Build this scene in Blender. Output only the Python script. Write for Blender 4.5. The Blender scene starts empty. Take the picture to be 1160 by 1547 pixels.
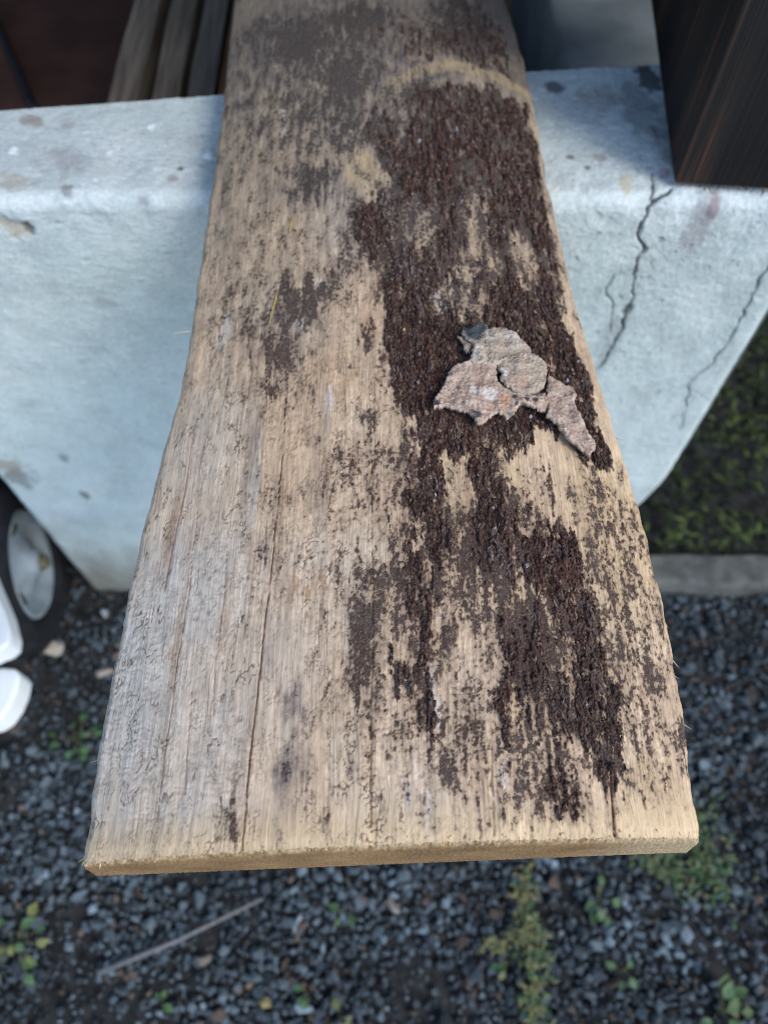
import bpy, bmesh, math, random
import numpy as np
from mathutils import Vector, Matrix, Euler

random.seed(7)
RNG = np.random.default_rng(11)
S = bpy.context.scene
COL = S.collection

# ------------------------------------------------------------------ camera
PITCH = math.radians(61.0)          # looking down
CAM_H = 0.955
F_PX, CX, CY = 1161.0, 580.0, 773.5  # focal length and centre as measured on the photograph (px)
cam_d = bpy.data.cameras.new('camera')
cam = bpy.data.objects.new('camera', cam_d)
COL.objects.link(cam)
cam.location = (0, 0, CAM_H)
cam.rotation_euler = (math.pi / 2 - PITCH, 0, 0)
cam_d.sensor_fit = 'VERTICAL'
cam_d.sensor_height = 36.0
cam_d.lens = F_PX / 1547.0 * 36.0
cam_d.clip_start = 0.01
cam_d.clip_end = 500
cam_d.dof.use_dof = True
cam_d.dof.focus_distance = 0.308
cam_d.dof.aperture_fstop = 7.6
S.camera = cam

# ------------------------------------------------------------------ sky, sun, exposure
SUN_EL, SUN_AZ = math.radians(46), math.radians(128)   # azimuth from +Y towards +X
w = bpy.data.worlds.new('World')
S.world = w
w.use_nodes = True
nt = w.node_tree
sky = nt.nodes.new('ShaderNodeTexSky')
sky.sky_type = 'NISHITA'
sky.sun_disc = False
sky.sun_elevation = SUN_EL
sky.sun_rotation = SUN_AZ
sky.air_density = 1.0
sky.dust_density = 0.6
sky.ozone_density = 0.4
bg = nt.nodes['Background']
bg.inputs['Strength'].default_value = 0.15
nt.links.new(sky.outputs[0], bg.inputs['Color'])
sun_d = bpy.data.lights.new('sun', 'SUN')
sun_d.energy = 0.9
sun_d.angle = math.radians(24)
sun_d.color = (1.0, 0.93, 0.82)
sun = bpy.data.objects.new('sun', sun_d)
COL.objects.link(sun)
sdir = Vector((math.cos(SUN_EL) * math.sin(SUN_AZ), math.cos(SUN_EL) * math.cos(SUN_AZ), math.sin(SUN_EL)))
sun.rotation_euler = sdir.to_track_quat('Z', 'Y').to_euler()
sun.location = sdir * 6
S.view_settings.view_transform = 'Standard'
S.view_settings.look = 'None'
S.view_settings.gamma = 1.0
S.view_settings.use_curve_mapping = False
S.view_settings.exposure = 1.2
S.render.engine = 'CYCLES'
S.cycles.use_denoising = True
S.cycles.filter_width = 1.0
S.cycles.max_bounces = 6

# ------------------------------------------------------------------ measuring helpers
SP, CP = math.sin(PITCH), math.cos(PITCH)

def ray(px, py):
    u = (px - CX) / F_PX
    v = (CY - py) / F_PX
    return u, CP + SP * v, -SP + CP * v

def at_z(px, py, z):
    """point at height z that the photograph shows at (px, py)"""
    x, y, dz = ray(px, py)
    t = (CAM_H - z) / -dz
    return np.array((x * t, y * t, z))

def at_y(px, py, Y):
    x, y, dz = ray(px, py)
    t = Y / y
    return np.array((x * t, Y, CAM_H + dz * t))

# ------------------------------------------------------------------ numpy noise
def _hash(ix, iy, seed):
    h = (ix.astype(np.uint32) * np.uint32(374761393) + iy.astype(np.uint32) * np.uint32(668265263)
         + np.uint32(seed * 974634777 & 0xffffffff))
    h = (h ^ (h >> np.uint32(13))) * np.uint32(1274126177)
    return h ^ (h >> np.uint32(16))

def pn(x, y, seed=0):
    x = np.asarray(x, np.float32); y = np.asarray(y, np.float32)
    xf = np.floor(x); yf = np.floor(y)
    ix = xf.astype(np.int64); iy = yf.astype(np.int64)
    fx = x - xf; fy = y - yf
    def g(dx, dy):
        a = (_hash(ix + dx, iy + dy, seed) & np.uint32(1023)).astype(np.float32) * np.float32(2 * math.pi / 1024)
        return np.cos(a) * (fx - dx) + np.sin(a) * (fy - dy)
    ux = fx * fx * fx * (fx * (fx * 6 - 15) + 10); uy = fy * fy * fy * (fy * (fy * 6 - 15) + 10)
    a = g(0, 0); b = g(1, 0); c = g(0, 1); d = g(1, 1)
    return 1.5 * ((a * (1 - ux) + b * ux) * (1 - uy) + (c * (1 - ux) + d * ux) * uy)

def fbm(x, y, seed=0, o=4, gain=.5):
    s = 0; a = 1; n = 0
    for i in range(o):
        s = s + a * pn(x * 2 ** i, y * 2 ** i, seed + i * 17)
        n += a; a *= gain
    return s / n * 1.5

def sm(a, b, x):
    t = np.clip((x - a) / (b - a), 0, 1)
    return t * t * (3 - 2 * t)

def mix(a, b, t):
    t = np.asarray(t)[..., None]
    return a * (1 - t) + np.asarray(b) * t

def seg_dist(X, Y, pts):
    """distance to a polyline"""
    d = np.full(X.shape, 9.0, np.float32)
    tt = np.zeros(X.shape, np.float32)
    n = len(pts) - 1
    for i in range(n):
        ax, ay = pts[i][0], pts[i][1]; bx, by = pts[i + 1][0], pts[i + 1][1]
        ex, ey = bx - ax, by - ay
        t = np.clip(((X - ax) * ex + (Y - ay) * ey) / (ex * ex + ey * ey + 1e-12), 0, 1)
        q = np.hypot(X - ax - t * ex, Y - ay - t * ey)
        m = q < d
        d = np.where(m, q, d); tt = np.where(m, (i + t) / n, tt)
    return d, tt

def poly_sdf(X, Y, pts):
    """signed distance, positive inside"""
    d = np.full(X.shape, 9.0, np.float32); ins = np.zeros(X.shape, bool)
    n = len(pts)
    for i in range(n):
        ax, ay = pts[i][0], pts[i][1]; bx, by = pts[(i + 1) % n][0], pts[(i + 1) % n][1]
        ex, ey = bx - ax, by - ay
        t = np.clip(((X - ax) * ex + (Y - ay) * ey) / (ex * ex + ey * ey + 1e-12), 0, 1)
        d = np.minimum(d, np.hypot(X - ax - t * ex, Y - ay - t * ey))
        if ay != by:
            c = ((ay > Y) != (by > Y)) & (X < (bx - ax) * (Y - ay) / (by - ay) + ax)
            ins ^= c
    return np.where(ins, d, -d)

# ------------------------------------------------------------------ materials
def new_mat(name):
    m = bpy.data.materials.new(name); m.use_nodes = True
    n = m.node_tree
    b = n.nodes['Principled BSDF']
    return m, n, b

def N(nt, typ, **kw):
    n = nt.nodes.new(typ)
    for k, v in kw.items():
        if k in ('inputs',):
            for kk, vv in v.items(): n.inputs[kk].default_value = vv
        else: setattr(n, k, v)
    return n

def attr_mat(name, rough=.8, spec=.25, scale=(900, 900, 900), fine=.25, bump=.25, dist=.0004):
    """own colours per point, plus fine procedural mottling and relief"""
    m, nt, b = new_mat(name)
    a = N(nt, 'ShaderNodeAttribute', attribute_name='Col')
    tc = N(nt, 'ShaderNodeTexCoord')
    mp = N(nt, 'ShaderNodeMapping'); mp.inputs['Scale'].default_value = scale
    nt.links.new(tc.outputs['Object'], mp.inputs['Vector'])
    no = N(nt, 'ShaderNodeTexNoise', inputs={'Scale': 1.0, 'Detail': 4.0, 'Roughness': .6})
    nt.links.new(mp.outputs[0], no.inputs['Vector'])
    mr = N(nt, 'ShaderNodeMapRange', inputs={'From Min': .25, 'From Max': .75, 'To Min': 1 - fine, 'To Max': 1 + fine})
    nt.links.new(no.outputs['Fac'], mr.inputs['Value'])
    mx = N(nt, 'ShaderNodeVectorMath', operation='SCALE')
    nt.links.new(a.outputs['Color'], mx.inputs[0]); nt.links.new(mr.outputs[0], mx.inputs['Scale'])
    nt.links.new(mx.outputs[0], b.inputs['Base Color'])
    b.inputs['Roughness'].default_value = rough
    b.inputs['Specular IOR Level'].default_value = spec
    bp = N(nt, 'ShaderNodeBump', inputs={'Strength': bump, 'Distance': dist})
    nt.links.new(no.outputs['Fac'], bp.inputs['Height']); nt.links.new(bp.outputs[0], b.inputs['Normal'])
    return m

def noise_mat(name, c1, c2, scale=(30, 30, 30), rough=.8, spec=.3, bump=.3, dist=.001, detail=5, lo=.35, hi=.65, c3=None):
    m, nt, b = new_mat(name)
    tc = N(nt, 'ShaderNodeTexCoord')
    mp = N(nt, 'ShaderNodeMapping'); mp.inputs['Scale'].default_value = scale
    nt.links.new(tc.outputs['Object'], mp.inputs['Vector'])
    no = N(nt, 'ShaderNodeTexNoise', inputs={'Scale': 1.0, 'Detail': detail, 'Roughness': .62})
    nt.links.new(mp.outputs[0], no.inputs['Vector'])
    r = N(nt, 'ShaderNodeValToRGB')
    r.color_ramp.elements[0].position = lo; r.color_ramp.elements[0].color = (*c1, 1)
    r.color_ramp.elements[1].position = hi; r.color_ramp.elements[1].color = (*c2, 1)
    if c3:
        e = r.color_ramp.elements.new(min(.98, hi + .12)); e.color = (*c3, 1)
    nt.links.new(no.outputs['Fac'], r.inputs['Fac'])
    nt.links.new(r.outputs[0], b.inputs['Base Color'])
    b.inputs['Roughness'].default_value = rough
    b.inputs['Specular IOR Level'].default_value = spec
    if bump:
        bp = N(nt, 'ShaderNodeBump', inputs={'Strength': bump, 'Distance': dist})
        nt.links.new(no.outputs['Fac'], bp.inputs['Height']); nt.links.new(bp.outputs[0], b.inputs['Normal'])
    return m

# ------------------------------------------------------------------ object helpers
def tag(o, label=None, cat=None, group=None, kind=None):
    if label: o['label'] = label
    if cat: o['category'] = cat
    if group: o['group'] = group
    if kind: o['kind'] = kind
    return o

def empty(name, loc=(0, 0, 0)):
    o = bpy.data.objects.new(name, None)
    o.empty_display_size = .02
    o.location = loc; COL.objects.link(o)
    return o

def np_mesh(name, V, faces, col=None, smooth=True):
    """V (n,3); faces = list of int arrays (m,3) or (m,4)"""
    me = bpy.data.meshes.new(name)
    V = np.ascontiguousarray(V, np.float32)
    me.vertices.add(len(V)); me.vertices.foreach_set('co', V.ravel())
    loops = np.concatenate([f.ravel() for f in faces]).astype(np.int32)
    tot = np.concatenate([np.full(len(f), f.shape[1], np.int32) for f in faces])
    start = np.concatenate([[0], np.cumsum(tot)[:-1]]).astype(np.int32)
    me.loops.add(len(loops)); me.loops.foreach_set('vertex_index', loops)
    me.polygons.add(len(tot)); me.polygons.foreach_set('loop_start', start); me.polygons.foreach_set('loop_total', tot)
    me.polygons.foreach_set('use_smooth', np.full(len(tot), smooth, bool))
    me.update(calc_edges=True)
    if col is not None:
        a = me.color_attributes.new('Col', 'FLOAT_COLOR', 'POINT')
        c = np.ones((len(V), 4), np.float32); c[:, :3] = np.clip(col, 0, 1)
        a.data.foreach_set('color', c.ravel())
    return me

def link(name, me, mat=None, parent=None, loc=None):
    o = bpy.data.objects.new(name, me)
    if mat is not None and not me.materials: me.materials.append(mat)
    COL.objects.link(o)
    if parent is not None:
        o.parent = parent
        if loc is None:
            o.matrix_parent_inverse = Matrix.Translation(-parent.location)
    if loc is not None: o.location = loc
    return o

def grid_faces(nr, nc, flip=False):
    i = np.arange(nr * nc).reshape(nr, nc)
    f = np.stack([i[:-1, :-1], i[:-1, 1:], i[1:, 1:], i[1:, :-1]], -1).reshape(-1, 4)
    return f[:, ::-1] if flip else f

def bm_obj(name, bm, mat, parent=None, smooth=False, bevel=0, seg=2):
    if bevel:
        bmesh.ops.bevel(bm, geom=bm.edges[:], offset=bevel, segments=seg, affect='EDGES', profile=.6)
    bmesh.ops.recalc_face_normals(bm, faces=bm.faces[:])
    me = bpy.data.meshes.new(name); bm.to_mesh(me); bm.free()
    if smooth:
        for p in me.polygons: p.use_smooth = True
    return link(name, me, mat, parent)

def add_box(bm, lo, hi, M=None):
    vs = [bm.verts.new((x, y, z)) for x in (lo[0], hi[0]) for y in (lo[1], hi[1]) for z in (lo[2], hi[2])]
    for f in ((0, 1, 3, 2), (4, 6, 7, 5), (0, 4, 5, 1), (2, 3, 7, 6), (0, 2, 6, 4), (1, 5, 7, 3)):
        bm.faces.new([vs[k] for k in f])
    if M is not None: bmesh.ops.transform(bm, matrix=M, verts=vs)
    return vs

def spindles(P, D, L, R, n=4, flat=.6):
    """many pointed slivers: base points P, directions D, lengths L, radii R -> V, faces"""
    k = len(P)
    D = D / np.linalg.norm(D, axis=1, keepdims=True)
    ref = np.tile(np.array([[0, 0, 1.0]]), (k, 1)); ref[np.abs(D[:, 2]) > .9] = (1, 0, 0)
    A = np.cross(D, ref); A /= np.linalg.norm(A, axis=1, keepdims=True)
    B = np.cross(D, A)
    ang = np.arange(n) * 2 * math.pi / n
    V = np.zeros((k, n + 2, 3))
    V[:, 0] = P
    for j, a in enumerate(ang):
        V[:, 1 + j] = P + D * (L * .45)[:, None] + (A * math.cos(a) + B * math.sin(a) * flat) * R[:, None]
    V[:, n + 1] = P + D * L[:, None]
    F = []
    for j in range(n):
        j2 = (j + 1) % n
        F.append((0, 1 + j2, 1 + j)); F.append((n + 1, 1 + j, 1 + j2))
    F = np.array(F)
    FF = (F[None] + (np.arange(k) * (n + 2))[:, None, None]).reshape(-1, 3)
    return V.reshape(-1, 3), FF, n + 2

WALL_Z = 0.625
# =================================================================== GROUND
soil_mat = noise_mat('dark_soil', (.012, .013, .014), (.045, .046, .045), (60, 60, 60), .95, .1, .6, .004)
n = 160
gx = np.concatenate([[-40, -8, -2.5], np.linspace(-1.3, 1.3, n), [2.5, 8, 40]]); gy = np.concatenate([[-40, -8, -2], np.linspace(-.8, 2.0, n), [3, 8, 40]])
GX, GY = np.meshgrid(gx, gy)
GZ = -.004 + .004 * fbm(GX * 8, GY * 8, 3)
ground = link('ground', np_mesh('ground', np.stack([GX, GY, GZ], -1).reshape(-1, 3), [grid_faces(*GX.shape)]), soil_mat)
tag(ground, kind='structure')

# =================================================================== CONCRETE WALL
XL, XR, YF = -.395, .292, .41
wall = empty('concrete_wall', (-.05, .47, 0))
tag(wall, 'pale blue-grey concrete wall block with cracks carrying the wooden slab', 'wall')

def wall_back(x): return .531 + .115 * (x - .0)
nx, nprof = 520, 560
r = .011
# profile length: back edge (0) -> top -> rounded nose -> front -> ground
xs = np.concatenate([np.linspace(0, .72, 280, endpoint=False), np.linspace(.72, 1, 240)])
top_n, arc_n = 105, 22
fr_n = nprof - top_n - arc_n
ys = []
U = xs
x0 = XL + (XR - XL) * U
P = np.zeros((nprof, nx, 3)); NRM = np.zeros((nprof, nx, 3))
for i in range(nprof):
    if i < top_n:
        t = i / top_n
        b = wall_back(x0)
        P[i, :, 1] = b + (YF + r - b) * t; P[i, :, 2] = WALL_Z; NRM[i, :, 2] = 1
    elif i < top_n + arc_n:
        a = (i - top_n) / arc_n * math.pi / 2
        P[i, :, 1] = YF + r - r * math.sin(a); P[i, :, 2] = WALL_Z - r + r * math.cos(a)
        NRM[i, :, 1] = -math.sin(a); NRM[i, :, 2] = math.cos(a)
    else:
        t = (i - top_n - arc_n) / (fr_n - 1); t = .50 * t + .50 * t ** 2.6
        P[i, :, 1] = YF; P[i, :, 2] = (WALL_Z - r) * (1 - t) + -.02 * t; NRM[i, :, 1] = -1
    z = P[i, 0, 2]
    xr = XR - .05 * float(sm(.30, .05, np.array(z)))
    P[i, :, 0] = XL + (xr - XL) * U
WX, WY, WZ = P[..., 0], P[..., 1], P[..., 2]
# rounded vertical corners of the front
e = np.minimum(WX - XL, P[:, -1:, 0] - WX); rc = .012
cr = np.where(e < rc, rc - np.sqrt(np.maximum(rc * rc - (rc - e) ** 2, 0)), 0)
front = (NRM[..., 1] < -.5)
P[..., 1] += np.where(front, cr, 0)
# unrolled coordinates in metres: a across, b along the profile
_pi = np.arange(nprof)
_arc = np.clip((_pi - top_n) / arc_n, 0, 1) * math.pi / 2 * r
A_ = WX
B_ = np.where((_pi < top_n)[:, None], WY - (YF + r), np.where((_pi < top_n + arc_n)[:, None], -_arc[:, None], -r * math.pi / 2 + WZ - (WALL_Z - r)))   # top positive, front negative
ln = fbm(A_ * 6, B_ * 6, 21); mn = fbm(A_ * 30, B_ * 30, 22); fn = fbm(A_ * 140, B_ * 140, 23)
disp = .0013 * ln + .0008 * mn + .00035 * fn
base = np.array((.49, .56, .55))
colr = base * (1 + .10 * ln + .10 * mn + .07 * fn)[..., None]
colr = mix(colr, (.57, .615, .60), sm(.05, .6, fbm(A_ * 18, B_ * 14, 25)) * .6)
colr = mix(colr, (.40, .44, .44), sm(.15, .8, fbm(A_ * 25, B_ * 9, 26)) * .4)
# highlight on the rounded front edge painted in paler, with slight wear
nose = np.exp(-((B_ + .011) / .02) ** 2)
colr = mix(colr, (.62, .655, .64), nose * (.25 + .5 * sm(-.2, .4, fbm(A_ * 40, B_ * 40, 28))) * .8)
disp -= nose * .0015 * np.maximum(0, fbm(A_ * 45, B_ * 30, 29)) * 1.5
# dirt splash at the foot
foot = sm(.16, .02, WZ + .05 * fbm(A_ * 20, B_ * 8, 30)) * (NRM[..., 1] < -.9)
colr = mix(colr, (.16, .14, .105), foot * .8)

def wab(px, py):
    """photo measurement on the wall -> (a, b)"""
    q = at_y(px, py, YF)
    if q[2] < WALL_Z - r * .5: return q[0], -r * math.pi / 2 + q[2] - (WALL_Z - r)
    q = at_z(px, py, WALL_Z)
    return q[0], q[1] - (YF + r)

def wspot(px, py, rx, ry, c, s=1.0, soft=.5, warp=.35, seed=40, dz=0.0):
    global colr, disp
    a, b = wab(px, py)
    ra = abs(wab(px + rx, py)[0] - a) + 1e-5; rb = abs(wab(px, py + ry)[1] - wab(px, py - ry)[1]) / 2 + 1e-5
    d = np.sqrt(((A_ - a) / ra) ** 2 + ((B_ - b) / rb) ** 2) + (warp + .35) * fbm(A_ * 90, B_ * 90, seed, 5, .6)
    m = sm(1 + soft * .5, 1 - soft * .5, d) * s * .88
    colr = mix(colr, c, m); disp = disp + dz * m

def wcrack(pts, width, depth, seed, fade=False, s=1.0):
    global colr, disp
    q = [wab(*p) for p in pts]
    d, t = seg_dist(A_ + .0025 * fbm(A_ * 70, B_ * 70, seed), B_ + .0025 * fbm(A_ * 70, B_ * 70, seed + 5), q)
    wd = width * .72 * (.62 + .75 * np.abs(pn(t * 9, t * 0 + seed, seed)) * 1.6) * (1 - .6 * t if fade else 1)
    m = sm(wd * 1.3, wd * .4, d)
    disp = disp - depth * m
    colr = mix(colr, (.05, .052, .05), m * .85 * s)
    halo = sm(width * 7, 0, d)
    colr = mix(colr, (.25, .27, .27), halo * .22 * s)

wspot(838, 135, 15, 9, (.05, .05, .07), .9, .7)
wspot(908, 150, 30, 20, (.27, .24, .2), .55, .9)
wspot(975, 118, 16, 22, (.02, .02, .025), .95, .5)  # dark stain, here and next line, with shadow by the post painted in
wspot(968, 165, 30, 40, (.16, .17, .19), .65, .9)
wspot(1000, 210, 16, 40, (.10, .105, .12), .6, 1.0)  # shadow along the foot of the post, painted into the wall colour
wspot(945, 278, 9, 18, (.48, .40, .22), .6, .7)
wspot(1003, 262, 8, 10, (.38, .27, .26), .7, .6)
wspot(1077, 318, 9, 28, (.24, .15, .16), .8, .5, .25)
wspot(1052, 345, 20, 45, (.28, .26, .27), .65, .45, .25)
wspot(20, 226, 7, 6, (.8, .85, .88), .95, .4, .2, 41, .0012)
wspot(228, 191, 6, 5, (.8, .85, .88), .95, .4, .2, 42, .001)
wspot(316, 233, 7, 6, (.8, .85, .88), .9, .4, .2, 43, .001)
wspot(166, 231, 5, 5, (.75, .8, .82), .8, .5, .2, 44)
wspot(237, 256, 6, 4, (.75, .8, .82), .8, .5, .2, 45)
wspot(273, 254, 6, 5, (.07, .08, .07), .9, .5, .3, 46, -.001)
wspot(260, 269, 8, 5, (.24, .17, .18), .6, .8, .3, 46)
wspot(50, 182, 18, 9, (.22, .17, .15), .75, .7, .5, 47)
wspot(100, 187, 11, 7, (.27, .25, .27), .6, .7)
wspot(100, 240, 35, 18, (.29, .28, .29), .6, 1.0, .8, 48)
wspot(102, 286, 9, 7, (.14, .14, .13), .7, .7, .5, 49)
wspot(213, 297, 8, 6, (.2, .2, .2), .6, .8, .5, 50)
wspot(25, 345, 22, 13, (.46, .38, .27), .75, .7, .5, 51, -.002)
wspot(45, 348, 8, 9, (.06, .07, .06), .8, .6, .5, 52, -.003)
wspot(20, 270, 28, 12, (.32, .29, .22), .6, .9, .7, 53)
wspot(160, 460, 16, 7, (.3, .31, .32), .6, .9, .5, 54)
wspot(30, 722, 22, 14, (.12, .125, .12), .7, .8, .6, 55)
wspot(15, 705, 22, 12, (.27, .22, .17), .7, .9, .6, 55)
wspot(97, 692, 8, 6, (.17, .18, .18), .7, .7, .5, 56)
wspot(128, 747, 6, 7, (.08, .085, .085), .85, .6, .4, 57)
wspot(862, 238, 5, 4, (.1, .1, .1), .8, .6, .4, 58)
wspot(887, 254, 4, 3, (.1, .1, .1), .8, .6, .4, 59)
wspot(905, 240, 8, 5, (.32, .24, .23), .6, .8, .4, 59)
wspot(857, 238, 4, 3, (.1, .1, .1), .8, .6, .4, 59)
wspot(875, 15 + 130, 8, 5, (.2, .18, .17), .4, .8, .4, 60)
wspot(947, 470, 6, 12, (.05, .07, .04), .8, .6, .5, 61, -.003)
wspot(920, 515, 18, 40, (.25, .28, .29), .5, 1.0, .7, 62)
wspot(998, 363, 5, 5, (.12, .14, .12), .7, .6, .5, 63, -.001)
wcrack([(1012, 284), (995, 298), (978, 318), (969, 340), (964, 360), (973, 378), (962, 398), (958, 418)], .0016, .006, 70)
wcrack([(982, 262), (986, 280), (984, 298)], .0008, .002, 71)
wcrack([(958, 418), (955, 445), (946, 472), (940, 500), (922, 530), (903, 556)], .0012, .004, 72)
wcrack([(958, 408), (925, 415), (914, 440), (925, 465), (920, 500)], .0011, .002, 73, s=.5)
wcrack([(1175, 385), (1150, 420), (1135, 452), (1115, 490), (1098, 520), (1075, 548), (1052, 568), (1040, 585), (1034, 620), (1026, 650)], .0016, .004, 74, True, .75)
wcrack([(1036, 585), (1060, 600), (1080, 612)], .0008, .001, 75, True, .5)
# small pits
pit = np.maximum(sm(.60, .75, fbm(A_ * 210, B_ * 210, 80, 2)) * sm(.0, .5, fbm(A_ * 12, B_ * 12, 81)), sm(.80, .92, fbm(A_ * 95, B_ * 95, 82, 3)))
scr = sm(.35, .6, fbm(A_ * 48, B_ * 48, 83, 5, .65)) * sm(-.1, .5, fbm(A_ * 7, B_ * 7, 84))
colr = mix(colr, (.40, .425, .41), scr * .45)
grit = fbm(A_ * 330, B_ * 330, 85, 2)
colr = colr * (1 + .10 * grit)[..., None]; disp = disp + .0002 * grit
colr = mix(colr, (.2, .205, .2), pit * .5); disp = disp - .0008 * pit
P += NRM * disp[..., None]
P[..., 0] += np.where(U[None] * (1 - U[None]) == 0, 0, 0)
V = P.reshape(-1, 3); C = colr.reshape(-1, 3)
concrete_mat = attr_mat('rendered_concrete', .9, .15, (520, 520, 520), .16, .6, .0008)
faces = [grid_faces(nprof, nx)]
link('front_and_top', np_mesh('front_and_top', V, faces, C), concrete_mat, wall)
# sides and back of the block
bm = bmesh.new()
prof_idx = list(range(0, nprof, 8)) + [nprof - 1]
for j, flip in ((0, False), (nx - 1, True)):
    fr_pts = [bm.verts.new(P[i, j]) for i in prof_idx]
    bk = bm.verts.new((P[-1, j, 0], wall_back(P[0, j, 0]), -.02))
    bm.faces.new(fr_pts + [bk])
    if j == 0: first = (fr_pts[0], bk)
    else: bm.faces.new([first[0], fr_pts[0], bk, first[1]])
sides_mat = noise_mat('rough_concrete', (.2, .205, .2), (.34, .35, .35), (18, 18, 18), .9, .2, .5, .003)
bm_obj('sides', bm, sides_mat, wall)

# =================================================================== WOODEN SLAB
ZB = WALL_Z + .0025                  # flat sawn underside on the wall top
T_MID, T_EDGE = .048, .026
Y_FAR = .98
left_px = [(138, 1262), (150, 1150), (172, 1040), (200, 900), (226, 790), (248, 700), (272, 620), (290, 520), (300, 450), (312, 370), (326, 270), (340, 160), (349, 70), (357, 0)]
right_px = [(1041, 1215), (1030, 1110), (1018, 1030), (996, 920), (970, 810), (940, 710), (915, 630), (893, 560), (868, 480), (848, 390), (826, 300), (812, 215), (795, 130), (775, 60), (756, 0)]
ZE = ZB + T_EDGE * .62
L3 = np.array([at_z(*p, ZE) for p in left_px]); R3 = np.array([at_z(*p, ZE) for p in right_px])
L3 = np.vstack([[L3[0, 0] - .001, -.05, 0], L3, [L3[-1, 0] - .002, 1.2, 0]])
R3 = np.vstack([[R3[0, 0] + .001, -.05, 0], R3, [R3[-1, 0] - .004, 1.2, 0]])

def edges_at(y):
    return np.interp(y, L3[:, 1], L3[:, 0]), np.interp(y, R3[:, 1], R3[:, 0])

def end_y(s):
    """plan line of the saw cut at the near end"""
    return .0275 + .0042 * s + .0009 * fbm(s * 34, s * 0, 104, 4, .8)

def top_of(s):
    """upper surface above ZB for s in [-1, 1]: rounded log face"""
    a = np.abs(s)
    dome = T_EDGE + (T_MID - T_EDGE) * (1 - a ** 2.4)
    k = .0455
    return dome - np.where(a > 1 - k, T_EDGE * .42 * (1 - np.sqrt(np.maximum(0, 1 - ((a - 1 + k) / k) ** 2))), 0)

NC, NR = 560, 860
sc = np.linspace(-1, 1, NC)
sc = np.sign(sc) * (1 - (1 - np.abs(sc)) ** 1.15)
# rows: closer together near the cut end
vv = np.linspace(0, 1, NR)
yrow = .0 + .56 * (vv * .52 + .48 * vv ** 2.3)
yrow = np.concatenate([yrow, np.linspace(.563, Y_FAR - .03, 70)])
NR = len(yrow)
SS, YR = np.meshgrid(sc, yrow)
YY = end_y(SS) + YR
le, re_ = edges_at(YY)
le = le + .0008 * fbm(YY * 60, YY * 0, 101); re_ = re_ + .0012 * fbm(YY * 60, YY * 0 + 5, 102)
XX = (le + re_) / 2 + SS * (re_ - le) / 2
ZZ = ZB + top_of(SS) + .0012 * fbm(XX * 14, YY * 5, 103)
mmx, mmy = (XX * 1000).astype(np.float32), (YY * 1000).astype(np.float32)

def bd(px, py):
    """photo measurement -> board coordinates (metres)"""
    z = ZB + T_MID * .9
    for _ in range(6):
        q = at_z(px, py, z)
        l, r_ = edges_at(q[1])
        s = max(-1, min(1, (q[0] - (l + r_) / 2) / ((r_ - l) / 2)))
        z = ZB + float(top_of(np.array(s)))
    return q[0], q[1]

def blob(px, py, rx, ry, p=2.0):
    a, b = bd(px, py)
    ra = abs(bd(px + rx, py)[0] - bd(px - rx, py)[0]) / 2 + 1e-5
    rb = abs(bd(px, py + ry)[1] - bd(px, py - ry)[1]) / 2 + 1e-5
    d = (((WXX - a) / ra) ** 2 + ((WYY - b) / rb) ** 2)
    return np.exp(-(d ** (p / 2)) * .7)

# domain warp so that hand-placed stains get torn, grain-following outlines
WXX = XX + (.0046 * fbm(mmx * .09, mmy * .035, 110, 5, .6) + .0010 * fbm(mmx * .6, mmy * .3, 111, 3))
WYY = YY + (.015 * fbm(mmx * .17, mmy * .028, 112, 5, .6) + .005 * fbm(mmx * .8, mmy * .12, 113, 3))

def field(lst):
    f = np.zeros_like(XX)
    for it in lst:
        px, py, rx, ry = it[:4]; wgt = it[4] if len(it) > 4 else 1.0
        f = np.maximum(f, wgt * blob(px, py, rx, ry, 3.0))
    return f

def poly_field(pts, soft):
    q = [bd(*p) for p in pts]
    return sm(-soft, soft, poly_sdf(WXX, WYY, q))

# ---- thick fibrous bark
barkA = poly_field([(600, 150), (560, 165), (545, 200), (572, 235), (590, 270), (560, 292), (528, 300), (528, 345), (552, 372), (552, 400), (575, 430), (580, 500), (590, 555), (598, 612), (625, 640),
                    (655, 668), (668, 700), (700, 690), (716, 740), (712, 800), (705, 838), (735, 860), (770, 885), (800, 870), (826, 905), (850, 960), (872, 1000), (862, 1060), (868, 1105), (900, 1150), (925, 1188), (940, 1160), (938, 1060), (926, 1025), (912, 960), (888, 900), (880, 830), (868, 790), (830, 790),
                    (838, 740), (822, 700), (800, 735), (770, 770), (758, 730), (765, 690), (800, 660), (850, 660), (880, 700), (925, 705), (908, 640), (888, 580), (872, 540), (858, 490), (846, 420), (846, 380), (828, 325), (815, 250), (800, 175), (780, 150), (720, 128), (660, 130)], .0022)
bark_more = field([(628, 770, 22, 60, .75), (655, 770, 20, 55, .85), (668, 820, 26, 45, .85), (622, 812, 30, 16, .7), (628, 890, 15, 45, .8), (636, 980, 13, 70, .85), (615, 1025, 24, 26, .95),
                   (760, 1055, 16, 28, .95), (806, 980, 50, 60, .72), (835, 1070, 38, 60, .82), (770, 1110, 18, 40, .5), (647, 1075, 9, 45, .8),
                   (905, 1165, 14, 28, .9), (690, 200, 70, 60, .6), (650, 60, 80, 30, .45), (720, 60, 50, 40, .62), (745, 85, 30, 30, .6), (648, 690, 30, 25, .9),
                   (660, 870, 25, 30, .5), (845, 1190, 26, 50, .6)])
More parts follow.
